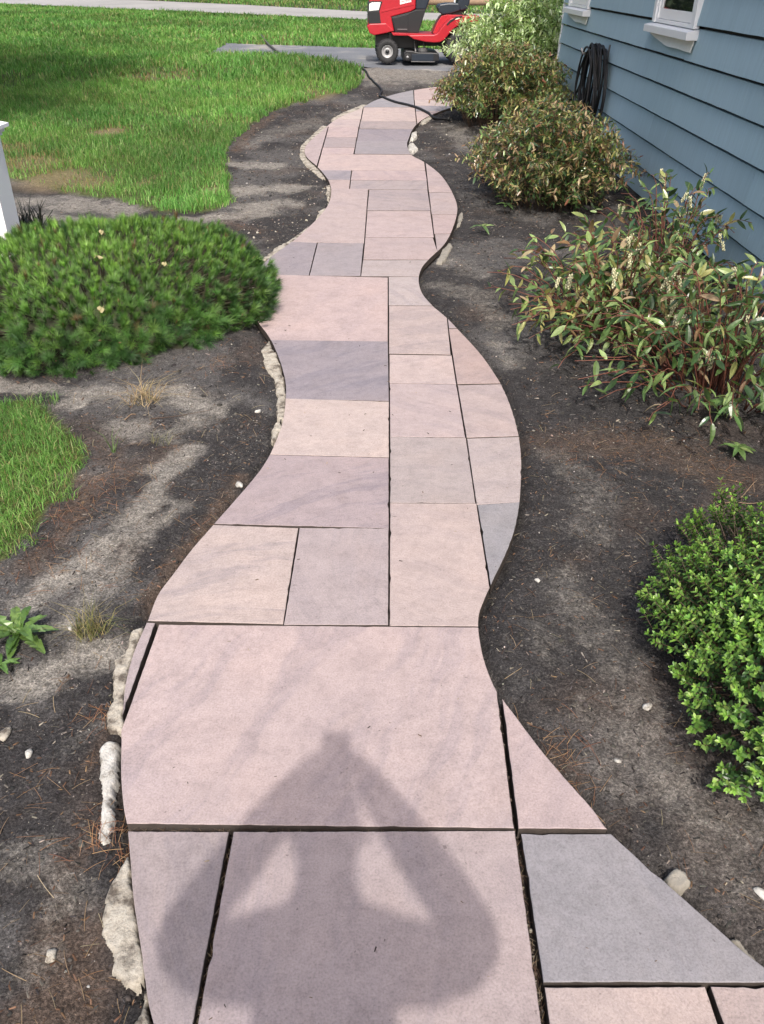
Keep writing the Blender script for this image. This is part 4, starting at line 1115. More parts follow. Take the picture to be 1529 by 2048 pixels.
# low sprigs sprouting beside the shrubs
def sprig(px, py, h, n, leaf, label, seed, lean=(0, 0)):
    r = np.random.default_rng(seed); p = T(px, py); root = empty('leafy_sprig', (p.x, p.y, gz(p.x, p.y))); tag(root, label, 'plant')
    pts = [Vector((lean[0] * t * t * h, lean[1] * t * t * h, h * t * (1 - .3 * t))) for t in np.linspace(0, 1, 6)]
    mobj('stem', *tube(pts, [0.003, 0.0028, 0.0026, 0.0022, 0.002, 0.0015], 5), MT['stem'], root, True)
    for i in range(n):
        q = 2 * math.pi * i / n + r.normal(0, .25); tv, tf = LT[i % 3]
        d = np.array([[math.cos(q), math.sin(q), r.uniform(-.1, .35)]]); M = frames(d, np.array([[0, 0, 1.0]]) + r.normal(0, .15, (1, 3)))[0] * leaf * r.uniform(.75, 1.15)
        o = link(bpy.data.objects.new('leaf', leaf_mesh(('leu', i % 3), tv, tf, MT['leaf_o'])), root)
        m4 = Matrix.Identity(4)
        for a in range(3):
            for b in range(3): m4[a][b] = M[a, b]
        m4.translation = pts[-1] if i % 2 else pts[-2]
        o.matrix_local = m4; o.color = (*palette(1, [GRN, LGR], [.6, .4])[0], 1)
sprig(975, 462, 0.10, 6, 0.09, 'leafy sprig drooping on a thin stem left of the bronze shrub', 1, (-.5, -.6))
sprig(1475, 905, 0.06, 8, 0.085, 'low leafy sprig standing alone below the arching shrubs', 2)
sprig(1450, 830, 0.12, 7, 0.125, 'sprig of large dark glossy leaves at the front of the arching shrubs', 3)
sprig(1010, 425, 0.12, 6, 0.10, 'small leafy sprig under the front of the bronze shrub', 4)

# ------------------------------------------------------------------ box leaved shrub at the right edge
def box_shrub():
    c = (1.24, 1.70); z0 = gz(*c); root = empty('box_shrub', (c[0], c[1], z0))
    tag(root, 'low bright green shrub with tiny glossy leaves at the right edge', 'shrub')
    r = np.random.default_rng(77); its, D, Nn, P, S, C = [], [], [], [], [], []
    for s in range(1750):
        th = r.uniform(0, 2 * math.pi); u = r.random() ** 0.5
        lob = 0.95 + 0.05 * math.sin(3 * th + 2.2) * u + 0.06 * math.sin(7 * th + 1.0) * u
        ex = 0.50 * lob * u * math.cos(th); ey = 0.72 * lob * u * math.sin(th)
        ez = 0.36 * ((1 - 0.82 * u ** 3.6) * r.uniform(0.80, 1.1) if r.random() < .72 or u < .6 else r.uniform(.08, .7)) + 0.03
        e = np.array([c[0] + ex, c[1] + ey, z0 + ez]); nd = np.array([ex * 1.6, ey * 1.4, ez * 0.9 + 0.10]); nd /= np.linalg.norm(nd)
        nd = nd + r.normal(0, 0.22, 3) + np.array([0, 0, .25]); nd /= np.linalg.norm(nd)
        ln = r.uniform(0.05, 0.10); b0 = e - nd * ln
        its.append(tube([b0 - nd * .06 - np.array(root.location), e - np.array(root.location)], [0.0018, 0.0009], 4))
        npair = int(ln / 0.0085); a = np.cross(nd, [0.2, 0.3, 0.9]); a /= np.linalg.norm(a); bb = np.cross(nd, a)
        for k_ in range(npair + 1):
            t = k_ / npair; p = b0 + nd * ln * t; q0 = k_ * math.pi / 2 + r.normal(0, .3); m = 2 if k_ < npair else 5
            for w_ in range(m):
                q = q0 + 2 * math.pi * w_ / m
                D.append((a * math.cos(q) + bb * math.sin(q)) * (0.95 if k_ < npair else 0.6) + nd * (0.35 if k_ < npair else 0.8) + r.normal(0, .12, 3))
                Nn.append(nd * 0.8 + np.array([0, 0, .5]) + r.normal(0, .2, 3)); P.append(p); S.append(r.uniform(0.014, 0.022) * (1 if t < .9 else .85)); C.append(t)
    mobj('twigs', *merge(its), MT['stem'], root)
    for s in range(1800):       # dark leaves inside, interior shade put into their colour
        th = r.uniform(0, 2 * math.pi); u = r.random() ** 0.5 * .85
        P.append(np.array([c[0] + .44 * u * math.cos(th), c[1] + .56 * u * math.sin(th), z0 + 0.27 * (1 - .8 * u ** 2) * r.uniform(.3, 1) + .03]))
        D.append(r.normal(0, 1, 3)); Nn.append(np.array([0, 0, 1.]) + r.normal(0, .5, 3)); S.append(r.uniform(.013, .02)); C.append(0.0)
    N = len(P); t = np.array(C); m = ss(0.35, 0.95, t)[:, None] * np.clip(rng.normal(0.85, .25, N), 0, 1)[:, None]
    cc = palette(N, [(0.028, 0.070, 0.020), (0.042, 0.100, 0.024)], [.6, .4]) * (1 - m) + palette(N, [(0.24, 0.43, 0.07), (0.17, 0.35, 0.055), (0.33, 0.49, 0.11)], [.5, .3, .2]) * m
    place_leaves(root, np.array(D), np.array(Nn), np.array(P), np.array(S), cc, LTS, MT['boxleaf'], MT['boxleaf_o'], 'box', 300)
    # solid dark core added for the shade inside the shrub
    bm = bmesh.new(); bmesh.ops.create_icosphere(bm, subdivisions=3, radius=1)
    for v in bm.verts:
        q = v.co; k_ = 1 + 0.2 * math.sin(q.x * 7 + q.y * 5) * math.cos(q.z * 6)
        v.co = Vector((q.x * .20 * k_, q.y * .30 * k_, max(q.z, -.1) * .16 * k_ + .03))
    bobj('dark_core', bm, MT['stem'], root)
box_shrub()

# ------------------------------------------------------------------ mugo pine mound
def pine_mound():
    c = (-1.74, 4.80); rx, ry, h = 0.98, 1.00, 0.39; z0 = gz(*c)
    root = empty('pine_mound', (c[0], c[1], z0)); tag(root, 'low round dwarf pine mound with dense dark needles beside the path', 'shrub')
    r = np.random.default_rng(5)
    def needles(n, spread, ln, seed):
        q = np.random.default_rng(seed); V, F = [], []
        for i in range(n):
            th = q.uniform(0, 2 * math.pi); s = q.uniform(0.25, 1) * spread; z = q.uniform(0, 0.030)
            d = Vector((math.cos(th) * math.sin(s), math.sin(th) * math.sin(s), math.cos(s))); a = d.cross(Vector((0, 0, 1))).normalized() * 0.00125
            b = Vector((0, 0, z)); e = b + d * ln * q.uniform(.75, 1.1) + Vector((0, 0, .12 * ln)); o = len(V)
            md = b + d * ln * .55
            V += [b - a, b + a, e]; F += [(o, o + 1, o + 2)]
        return V, F
    TM = [needles(72, 1.30, 0.050, 1), needles(72, 1.05, 0.046, 2), needles(76, 0.75, 0.042, 3), needles(66, 1.45, 0.056, 4)]
    N = 3000; P, D, K, S, C = [], [], [], [], []
    for i in range(N):
        u = math.sqrt((i + .5) / N); th = i * 2.39996 + r.normal(0, .05)
        rr = 1 + 0.07 * math.sin(2 * th + .5) + 0.05 * math.sin(5 * th + 2)
        ph = u * 1.62                          # polar angle, a little past the rim
        cl = fbm(np.array([math.cos(th) * u * 3]), np.array([math.sin(th) * u * 3]), 2.2, 4, 3)[0]
        rad = 1 + (cl - .5) * 0.26 + r.normal(0, .025)
        x = rx * rr * math.sin(min(ph, 1.57)) * rad * (1 - .04 * max(0, ph - 1.57) * 10); y = ry * rr * math.sin(min(ph, 1.57)) * rad * (1 - .04 * max(0, ph - 1.57) * 10)
        zz = h * max(math.cos(ph), -0.05) ** 0.62 * rad if ph < 1.55 else r.uniform(.02, .08)
        P.append((c[0] + x * math.cos(th), c[1] + y * math.sin(th), z0 + zz - 0.015))
        nd = np.array([math.cos(th) * math.sin(ph) * .8, math.sin(th) * math.sin(ph) * .8, max(math.cos(ph), 0) + .42]) + r.normal(0, .22, 3)
        D.append(nd); up = 1 - u; K.append(int(r.choice(4, p=[.2, .3, .42, .08] if u < .72 else [.34, .26, .05, .35]))); S.append(r.uniform(.70, 1.25)); C.append(u)
    P, D, K, S, C = map(np.array, (P, D, K, S, C))
    D = D / np.linalg.norm(D, axis=1, keepdims=True)
    a = np.cross(D, r.normal(0, 1, (N, 3))); a /= np.linalg.norm(a, axis=1, keepdims=True); b = np.cross(D, a)
    M = np.stack([a, b, D], 2) * S[:, None, None]
    cc = palette(N, [(0.062, 0.150, 0.030), (0.036, 0.092, 0.024), (0.110, 0.220, 0.042)], [.45, .3, .25], .32)
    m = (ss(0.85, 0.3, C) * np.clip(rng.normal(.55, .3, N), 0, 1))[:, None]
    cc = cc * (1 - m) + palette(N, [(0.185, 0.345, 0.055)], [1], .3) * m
    br = rng.random(N) < 0.02; cc[br] = (0.15, 0.10, 0.045)
    v = P - np.array([0, 0, HCAM]); dist = np.linalg.norm(v, axis=1)
    zc = v @ np.array(_f); xc = v @ np.array(_r) / zc * FPX
    score = np.where((xc > -750) & (P[:, 1] < c[1] + .5), S / dist, -1)
    order = np.argsort(-score); single, rest = order[:300], order[300:]
    mats = []
    for kq, (tv, tf) in enumerate(TM):
        me = bpy.data.meshes.new('needle_tuft'); me.from_pydata(tv, [], tf); me.materials.append(MT['needle_o']); mats.append(me)
    rl = np.array(root.location)
    for i in single:
        o = link(bpy.data.objects.new('needle_tuft', mats[K[i]]), root); m4 = Matrix.Identity(4)
        for x in range(3):
            for y in range(3): m4[x][y] = M[i, x, y]
            m4[x][3] = P[i, x] - rl[x]
        o.matrix_local = m4; o.color = (*[float(q) for q in cc[i]], 1)
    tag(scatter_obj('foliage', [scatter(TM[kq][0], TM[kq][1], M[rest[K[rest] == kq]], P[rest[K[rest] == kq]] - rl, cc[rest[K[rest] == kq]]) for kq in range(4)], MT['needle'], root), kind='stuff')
    its = []
    for i in range(0, N, 2):
        p = Vector(P[i]) - root.location; d = Vector(D[i]); q = p - d * .05; q2 = Vector((p.x * .7, p.y * .7, p.z * .45))
        its.append(tube([q2, q, p + d * .015], [.005, .0035, .002], 4))
    mobj('branches', *merge(its), simple('pine_twig', (0.045, 0.036, 0.02), .8, .3, 30), root)
    # pale buds
    its = []
    for i in rng.choice(N, 60, replace=False):
        p = Vector(P[i]) - root.location; d = Vector(D[i]); its.append(tube([p + d * .015, p + d * .035, p + d * .052], [.0035, .0045, .001], 5))
    mobj('buds', *merge(its), simple('pine_bud', (0.26, 0.17, 0.09), .7, .3, 30), root)
    bm = bmesh.new(); bmesh.ops.create_icosphere(bm, subdivisions=4, radius=1)  # solid dome inside, coloured dark for the shade between tufts
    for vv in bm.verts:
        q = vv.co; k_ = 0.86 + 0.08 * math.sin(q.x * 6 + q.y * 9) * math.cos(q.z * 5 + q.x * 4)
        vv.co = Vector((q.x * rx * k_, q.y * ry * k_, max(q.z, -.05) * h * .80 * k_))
    bobj('shade_core', bm, simple('pine_shade_core', (0.035, 0.035, 0.018), .9, .5, 40, .8), root)
    return c, rx, ry, h, z0
PM = pine_mound()
def pinez(x, y):
    q = max(0, 1 - ((x - PM[0][0]) / PM[1]) ** 2 - ((y - PM[0][1]) / PM[2]) ** 2); return PM[4] + PM[3] * q ** .31 * 1.0
# pale fallen leaves on the pine mound
for px, py, s, lab in [(205, 622, .036, 'pale lobed fallen leaf on the front of the pine mound'), (330, 532, .026, 'pale fallen leaf on the right of the pine mound'), (205, 468, .028, 'pale fallen leaf near the top of the pine mound'), (195, 518, .026, 'pale twig like fallen leaf in the middle of the pine mound')]:
    d = pray(px, py); t = 2.0
    while t < 12 and HCAM + d.z * t > pinez(d.x * t, d.y * t) + .02: t += 0.01
    r = random.Random(px); p = Vector((d.x * t, d.y * t, HCAM + d.z * t + .012))
    V = [(0, 0, .006)]; n = 22
    for i in range(n):
        q = 2 * math.pi * i / n; rd = s * (0.35 + 0.65 * abs(math.cos(2.5 * q)) ** 1.5) * (1 + .3 * math.cos(q))
        V.append((rd * math.cos(q), rd * .7 * math.sin(q), .010 * math.sin(3 * q) + r.uniform(-.004, .004)))
    V2 = [(x, y, z - .0015) for x, y, z in V]
    F = [(0, 1 + i, 1 + (i + 1) % n) for i in range(n)] + [(n + 1, n + 2 + (i + 1) % n, n + 2 + i) for i in range(n)] + [(1 + i, n + 2 + i, n + 2 + (i + 1) % n, 1 + (i + 1) % n) for i in range(n)]
    o = mobj('fallen_leaf', V + V2, F, MT['pale_leaf']); o.location = p; o.rotation_euler = (r.uniform(-.4, .2), r.uniform(-.3, .3), r.uniform(0, 6))
    tag(o, lab, 'leaf')

# ------------------------------------------------------------------ grass
def blades(X, Y, Z, Hh, Wd, C, lean=0.45):
    N = len(X); th = rng.uniform(0, 2 * np.pi, N); dx, dy = np.cos(th), np.sin(th)
    ph = rng.uniform(0, 2 * np.pi, N); ln = rng.random(N) * lean
    lx, ly = np.cos(ph) * ln * Hh, np.sin(ph) * ln * Hh
    hw = Wd / 2
    b = np.stack([X, Y, Z], -1); s = np.stack([dx * hw, dy * hw, np.zeros(N)], -1)
    m = b + np.stack([lx * .35, ly * .35, Hh * .55], -1); t = b + np.stack([lx * 1.3, ly * 1.3, Hh * (1 - .35 * ln)], -1)
    V = np.stack([b - s, b + s, m + s * .8, m - s * .8, t], 1).reshape(-1, 3)
    o = np.arange(N)[:, None] * 5
    L = np.concatenate([o + np.array([0, 1, 2, 3]), o + np.array([3, 2, 4])], 1).ravel()
    tot = np.tile([4, 3], N)
    return V, L, tot, np.repeat(C, 5, axis=0)
def grasscol(X, Y, dr):
    N = len(X)
    c = palette(N, [(0.118, 0.285, 0.058), (0.080, 0.205, 0.044), (0.19, 0.38, 0.10), (0.29, 0.37, 0.16)], [.42, .28, .22, .08], .18)
    n = fbm(X, Y, 0.9, 5)[:, None]; c = c * (0.45 + 1.1 * n) * (0.8 + .4 * fbm(X, Y, .33, 71)[:, None]); c[:, 0] *= (0.85 + .5 * fbm(X, Y, 1.6, 91))
    d = (rng.random(N) < dr * .8 + 0.035)[:, None]
    return np.where(d, palette(N, [(0.32, 0.25, 0.12), (0.24, 0.18, 0.085)], [.6, .4]), c)
def pick(poly, n, box_):
    X = rng.uniform(box_[0], box_[1], n); Y = rng.uniform(box_[2], box_[3], n)
    k_ = inpoly(X + (vnoise(X, Y, 7, 2) - .5) * .16, Y + (vnoise(X, Y, 7, 8) - .5) * .16, poly); return X[k_], Y[k_]
parts = []
def add_grass(poly, dens, box_, hh, ww, thin=True):
    n = int(dens * (box_[1] - box_[0]) * (box_[3] - box_[2])); X, Y = pick(poly, n, box_)
    dr = dryness(X, Y); cl = fbm(X, Y, 2.6, 55)
    # only what the picture could see, with a margin
    k_ = np.abs(X) < 0.62 * Y + 1.2
    k_ &= rng.random(len(X)) > np.clip(dr * 1.05, 0, .93)
    k_ &= rng.random(len(X)) < 0.45 + 0.9 * ss(.30, .6, cl)
    X, Y, dr, cl = X[k_], Y[k_], dr[k_], cl[k_]
    Hq = hh * rng.uniform(.55, 1.15, len(X)) * (0.7 + .6 * cl) * (1 - .5 * dr); Wq = ww * rng.uniform(.7, 1.3, len(X))
    parts.append(blades(X, Y, gzv(X, Y) - .005, Hq, Wq, grasscol(X, Y, dr), .75))
add_grass(LAWN, 2900, (-7.5, 0.5, 7.0, 10.5), .088, .0060)
add_grass(LAWN, 2200, (-10, 0.5, 10.5, 14.5), .100, .0085)
add_grass(LAWN, 900, (-12, 0.6, 14.5, 19.8), .125, .016)
add_grass(LAWN, 420, (-18, 8, 19.0, 32), .13, .024)
add_grass(LAWN, 200, (-24, -6, 25, 37), .12, .03)
lawn = tag(scatter_obj('lawn', parts, MT['grass']), 'green lawn of uneven grass behind the pine mound', 'lawn', kind='stuff')
parts = []
n = 44000; X, Y = pick(PATCH, n, (-2.6, -1.0, 2.2, 3.8)); k_ = (X > -2.35)
X, Y = X[k_], Y[k_]; dd = distline(X, Y, PATCH, True); k_ = rng.random(len(X)) < .25 + .75 * ss(0, .10, dd); X, Y = X[k_], Y[k_]
parts.append(blades(X, Y, gzv(X, Y) - .004, .055 * rng.uniform(.45, 1.2, len(X)), .0029 * rng.uniform(.7, 1.3, len(X)), grasscol(X, Y, np.full(len(X), .06)), 1.0))
tag(scatter_obj('lawn', parts, MT['grass']), 'small rounded patch of lawn in front of the pine mound, left edge', 'lawn', kind='stuff')
# verge beyond the road
VERGE = [T2(735, 23.5), T2(480, 9.5), (-12, 38), (-12, 41), (14, 33), (14, 28.9)]
parts = []; X, Y = pick(VERGE, 26000, (-12, 14, 27, 41)); parts.append(blades(X, Y, gzv(X, Y), .14 * rng.uniform(.5, 1.2, len(X)), np.full(len(X), .03), grasscol(X, Y, np.full(len(X), .12)), .7))
tag(scatter_obj('verge_grass', parts, MT['grass']), 'strip of grass on the far side of the road', 'grass', kind='stuff')

# ------------------------------------------------------------------ weeds
def tuft(name, label, px, py, n, h, w_, cols, wts, rad, cat='plant', lean=1.0, flat=0.0):
    p = T(px, py); z = gz(p.x, p.y); q = rng.uniform(0, 2 * np.pi, n); r_ = rng.random(n) ** .5 * rad
    X = p.x + r_ * np.cos(q); Y = p.y + r_ * np.sin(q)
    V, L, t, c = blades(X, Y, gzv(X, Y) - .004, h * rng.uniform(.5, 1.1, n), np.full(n, w_), palette(n, cols, wts), lean)
    V = V - np.array([p.x, p.y, z])
    V[:, 2] *= (1 - flat)
    V[:, :2] *= 1 + flat
    root = empty(name, (p.x, p.y, z)); tag(root, label, cat)
    tag(scatter_obj('blades', [(V, L, t, c)], MT['straw'], root), kind='stuff')
tuft('dry_grass_tuft', 'dry pale green grass tuft beside the broad leaved weed', 182, 1262, 130, .115, .0022, [(0.20, 0.19, 0.07), (0.30, 0.25, 0.12), (0.12, 0.15, 0.04)], [.4, .4, .2], .045, lean=1.3)
tuft('dry_grass_tuft', 'straw coloured dead grass tuft at the front of the pine mound', 288, 800, 90, .17, .0028, [(0.36, 0.28, 0.16), (0.28, 0.20, 0.11)], [.6, .4], .06, lean=1.5, flat=.25)
tuft('dark_grass_clump', 'dark strappy grass clump at the foot of the white post', 58, 462, 90, .30, .011, [(0.045, 0.05, 0.04), (0.03, 0.035, 0.03), (0.08, 0.07, 0.06)], [.4, .4, .2], .12, lean=1.5)
tuft('grass_sprig', 'single sparse grass sprig on bare soil right of the lawn patch', 226, 905, 7, .14, .003, [(0.10, 0.17, 0.05)], [1], .012, lean=.8)
tuft('dry_grass_tuft', 'thin dry grass tuft on the soil below the pine mound', 320, 880, 22, .08, .0022, [(0.22, 0.22, 0.10)], [1], .04, lean=1.0)
def dandelion(px, py, n, ln, label, seed):
    r = random.Random(seed); p = T(px, py); root = empty('broad_leaved_weed', (p.x, p.y, gz(p.x, p.y))); tag(root, label, 'weed')
    for i in range(n):
        q = 2 * math.pi * i / n + r.uniform(-.3, .3); L_ = ln * r.uniform(.7, 1.15); up = r.uniform(.35, .95) if i % 3 else r.uniform(.9, 1.5); V, F = [], []
        m = 12
        for j in range(m + 1):
            t = j / m; lob = (0.55 + 0.45 * (1 if j % 2 else 0.35)); hw = L_ * .19 * math.sin(math.pi * min(t * .92 + .06, 1)) ** .7 * lob * (0.45 + .7 * t)
            x = L_ * t; z = L_ * (up * t - .55 * up * t * t) - .18 * L_ * t * t + .01; back = -.012 if j % 2 else .0
            V += [(x + back, -hw, z + hw * .35 + r.uniform(-.003, .003)), (x, 0, z), (x + back, hw, z + hw * .35 + r.uniform(-.003, .003))]
        for j in range(m): F += [(j * 3, j * 3 + 1, j * 3 + 4, j * 3 + 3), (j * 3 + 1, j * 3 + 2, j * 3 + 5, j * 3 + 4)]
        o = mobj('leaf', V, F, MT['leaf_o'], root); o.rotation_euler = (0, 0, q); o.color = (*palette(1, [(0.11, 0.20, 0.045), (0.15, 0.24, 0.07), (0.08, 0.16, 0.035)], [.4, .3, .3])[0], 1)
dandelion(40, 1275, 14, .125, 'broad leaved green weed on bare soil at the left edge', 4)
dandelion(2, 1335, 7, .07, 'small yellowish weed at the very left edge under the big weed', 9)

# ------------------------------------------------------------------ mulch chips, gravel, straw
def soil_spots(n, box_, keep=None):
    X = rng.uniform(box_[0], box_[1], n); Y = rng.uniform(box_[2], box_[3], n)
    k_ = ~inpoly(X, Y, OUT) & ~inpoly(X, Y, LAWN) & ~inpoly(X, Y, PATCH) & ~inpoly(X, Y, PAD) & (X < WX - .02)
    k_ &= np.abs(X) < 0.60 * Y + 0.75
    k_ &= distline(X, Y, OUT, True) > .012
    return X[k_], Y[k_]
def soilkind(X, Y):
    i = np.clip(np.searchsorted(GX, X), 0, nx - 1); j = np.clip(np.searchsorted(GY, Y), 0, ny - 1); return sand[j, i], brn[j, i]
chipV = [(-.5, -.12, 0), (-.42, .14, .0), (.5, -.08, 0), (.45, .12, 0), (-.4, -.06, .1), (-.3, .08, .12), (.4, -.03, .1), (.3, .07, .13)]
chipF = [(4, 6, 7, 5), (0, 2, 6, 4), (2, 3, 7, 6), (3, 1, 5, 7), (1, 0, 4, 5)]
def ground_scatter(name, sets, mat, label, cat):
    ps = []
    for (X, Y, S, C, tv, tf, tilt, lift) in sets:
        N = len(X); th = rng.uniform(0, 2 * np.pi, N)
        D = np.stack([np.cos(th), np.sin(th), rng.normal(0, tilt, N)], -1); Nn = np.stack([rng.normal(0, tilt, N), rng.normal(0, tilt, N), np.ones(N)], -1)
        M = frames(D, Nn) * S[:, None, None]
        ps.append(scatter(tv, tf, M, np.stack([X, Y, gzv(X, Y) + lift], -1), C))
    return tag(scatter_obj(name, ps, mat), label, cat, kind='stuff')
sets = []
for nq, bx, s0, s1 in [(38000, (-1.9, 1.5, .4, 3.4), .004, .020), (19000, (-2.8, 2.3, 3.2, 7.5), .007, .03), (9000, (-2.6, 2.3, 7.5, 13), .015, .04)]:
    X, Y = soil_spots(nq, bx); sd, bn = soilkind(X, Y); k_ = rng.random(len(X)) < np.clip(1 - .9 * sd, .12, 1); X, Y, bn = X[k_], Y[k_], bn[k_]
    C = palette(len(X), [(0.040, 0.037, 0.036), (0.075, 0.069, 0.066), (0.024, 0.022, 0.021), (0.13, 0.115, 0.10), (0.23, 0.20, 0.165)], [.32, .28, .2, .14, .06], .35)
    m = (rng.random(len(X)) < .15 + .6 * bn)[:, None]; C = np.where(m, palette(len(X), [(0.12, 0.07, 0.045), (0.19, 0.12, 0.075), (0.075, 0.045, 0.03)], [.4, .25, .35]), C)
    sets.append((X, Y, s0 + (s1 - s0) * rng.random(len(X)) ** 2.2, C, chipV, chipF, .30, .0))
ground_scatter('mulch', sets, MT['chip'], 'dark weathered bark mulch chips covering the beds on both sides of the path', 'mulch')
b_ = bmesh.new(); bmesh.ops.create_icosphere(b_, subdivisions=1, radius=.5); b_.verts.ensure_lookup_table()
pV = [(v.co.x * (1 + .25 * math.sin(i * 3.1)), v.co.y * .8 * (1 + .2 * math.cos(i * 1.7)), v.co.z * .55) for i, v in enumerate(b_.verts)]; pF = [[v.index for v in f.verts] for f in b_.faces]; b_.free()
sets = []
for nq, bx, s0, s1 in [(2400, (-1.9, 1.5, .4, 3.4), .0025, .009), (1500, (-2.6, 2.3, 3.2, 8), .004, .016), (1500, (-2.6, 2.3, 8, 15.5), .008, .03)]:
    X, Y = soil_spots(nq, bx); C = palette(len(X), [(0.30, 0.28, 0.25), (0.21, 0.19, 0.17), (0.45, 0.42, 0.39), (0.24, 0.18, 0.14)], [.35, .4, .07, .18], .25)
    sets.append((X, Y, s0 + (s1 - s0) * rng.random(len(X)) ** 3, C, pV, pF, .3, .001))
# mortar crumbs along the left edge far up
Lf = [T2(450 + x * .3597, 150 + y * .3597) for x, y in [(430, 360), (410, 440), (470, 520), (540, 590), (560, 660), (520, 760), (420, 840), (280, 900), (210, 860)]]
for (x, y) in Lf:
    X = x + rng.normal(0, .10, 26); Y = y + rng.normal(0, .22, 26); X, Y = X[:12], Y[:12]; k_ = ~inpoly(X, Y, OUT); X, Y = X[k_], Y[k_]
    sets.append((X, Y,   .006 + .026 * rng.random(len(X)) ** 2.5, palette(len(X), [(0.42, 0.38, 0.32), (0.30, 0.27, 0.23)], [.5, .5]), pV, pF, .3, .003))
ground_scatter('gravel', sets, MT['pebble'], 'small pale pebbles and grit scattered over the soil', 'gravel')
sets = []
for nq, bx, s0, s1 in [(7000, (-1.9, 1.5, .4, 3.4), .004, .022), (3500, (-2.8, 2.3, 3.2, 7.5), .008, .035), (2000, (-2.6, 2.3, 7.5, 13), .012, .05)]:
    X, Y = soil_spots(nq, bx); sd, bn = soilkind(X, Y); N = len(X)
    C = palette(N, [(0.048, 0.044, 0.042), (0.085, 0.076, 0.068), (0.03, 0.028, 0.027)], [.45, .3, .25], .3); C = C * (1 - sd[:, None] * .8) + np.array((0.22, 0.20, 0.17)) * sd[:, None] * .8
    sets.append((X, Y, s0 + (s1 - s0) * rng.random(N) ** 4, C, pV, pF, .4, -.001))
jx, jy = [], []
for a_, b2, n_ in [((459, 1690), (390, 2048), 130), ((258, 1653), (460, 1657), 90), ((462, 1657), (1030, 1657), 140), ((1036, 1668), (1092, 2048), 130), ((998, 1390), (1034, 1655), 60), ((316, 1248), (1000, 1254), 60), ((1045, 1661), (1218, 1663), 60), ((1092, 1969), (1529, 1970), 130), ((316, 1250), (248, 1440), 80)]:
    p, q = T(*a_), T(*b2); t = rng.random(n_); jx.append(p.x + (q.x - p.x) * t + rng.normal(0, .003, n_)); jy.append(p.y + (q.y - p.y) * t + rng.normal(0, .003, n_))
jx, jy = np.concatenate(jx), np.concatenate(jy); N = len(jx)
sets.append((jx, jy, .004 + .009 * rng.random(N) ** 2, palette(N, [(0.05, 0.04, 0.034), (0.10, 0.08, 0.065), (0.26, 0.23, 0.19)], [.5, .35, .15], .3), pV, pF, .4, .026))
sets[-1] = sets[-1][:2] + (.003 + .010 * rng.random(N) ** 3,) + sets[-1][3:]
ground_scatter('soil_crumbs', sets, MT['chip'], 'dark crumbs and clods of soil lying over the beds and in the joints', 'soil')
stV, stF = [], []
for i in range(5):
    t = i / 4; stV += [(t - .5, -.010 + .10 * (t - .5) ** 2, .02 + .05 * math.sin(3 * t)), (t - .5, .010 + .10 * (t - .5) ** 2, .02 + .05 * math.sin(3 * t))]
for i in range(4): stF.append((i * 2, i * 2 + 2, i * 2 + 3, i * 2 + 1))
sets = []
for nq, bx, s0, s1 in [(5200, (-1.9, 1.5, .4, 3.4), .02, .07), (3800, (-2.8, 2.3, 3.2, 8), .03, .09)]:
    X, Y = soil_spots(nq, bx); sd, bn = soilkind(X, Y); k_ = rng.random(len(X)) < .40 + .6 * bn; X, Y = X[k_], Y[k_]
    C = palette(len(X), [(0.20, 0.12, 0.07), (0.28, 0.20, 0.12), (0.12, 0.065, 0.04), (0.36, 0.29, 0.19)], [.34, .26, .28, .12], .25)
    sets.append((X, Y, s0 + (s1 - s0) * rng.random(len(X)), C, stV, stF, .12, .003))
for (px, py, n_, r_) in [(435, 725, 70, .07), (230, 1650, 60, .05), (250, 1690, 60, .05), (160, 1020, 90, .10), (245, 960, 80, .10), (120, 1130, 60, .1), (440, 1040, 60, .06), (1120, 1490, 40, .04), (1150, 1560, 40, .04), (1200, 920, 50, .1), (1480, 950, 70, .15), (210, 1420, 30, .03)]:
    c0 = T(px, py); X = c0.x + rng.normal(0, r_, n_); Y = c0.y + rng.normal(0, r_, n_); k_ = ~inpoly(X, Y, OUT); X, Y = X[k_], Y[k_]
    sets.append((X, Y, rng.uniform(.03, .07, len(X)), palette(len(X), [(0.26, 0.13, 0.07), (0.18, 0.085, 0.05), (0.34, 0.22, 0.12)], [.4, .35, .25]), stV, stF, .2, .005))
# litter caught in the joints and a few crumbs on the slabs
JX, JY, JC = [], [], []
for a_, b2, n_ in [((459, 1690), (395, 2048), 120), ((260, 1653), (460, 1657), 60), ((480, 1656), (1030, 1657), 60), ((1036, 1670), (1090, 2048), 70), ((316, 1250), (1000, 1254), 30)]:
    p, q = T(*a_), T(*b2); t = rng.random(n_); JX.append(p.x + (q.x - p.x) * t + rng.normal(0, .003, n_)); JY.append(p.y + (q.y - p.y) * t + rng.normal(0, .003, n_))
JX, JY = np.concatenate(JX), np.concatenate(JY)
straw = ground_scatter('pine_straw', sets, MT['straw'], 'brown pine needles and dry straw strewn over the soil', 'straw')
N = len(JX); th = rng.uniform(0, 6.28, N); D = np.stack([np.cos(th) * .5, np.sin(th), rng.normal(0, .1, N)], -1)
M = frames(D, np.tile([0, 0, 1.], (N, 1))) * rng.uniform(.008, .03, N)[:, None, None]
pa = scatter(stV, stF, M, np.stack([JX, JY, np.full(N, -.016)], -1), palette(N, [(0.22, 0.15, 0.09), (0.12, 0.07, 0.045), (0.35, 0.28, 0.2)], [.4, .4, .2]))
cx_ = rng.uniform(-.7, .9, 300); cy_ = .75 + 5.5 * rng.random(300) ** 1.2; k_ = inpoly(cx_, cy_, OUT); cx_, cy_ = cx_[k_], cy_[k_]; N = len(cx_); th = rng.uniform(0, 6.28, N)
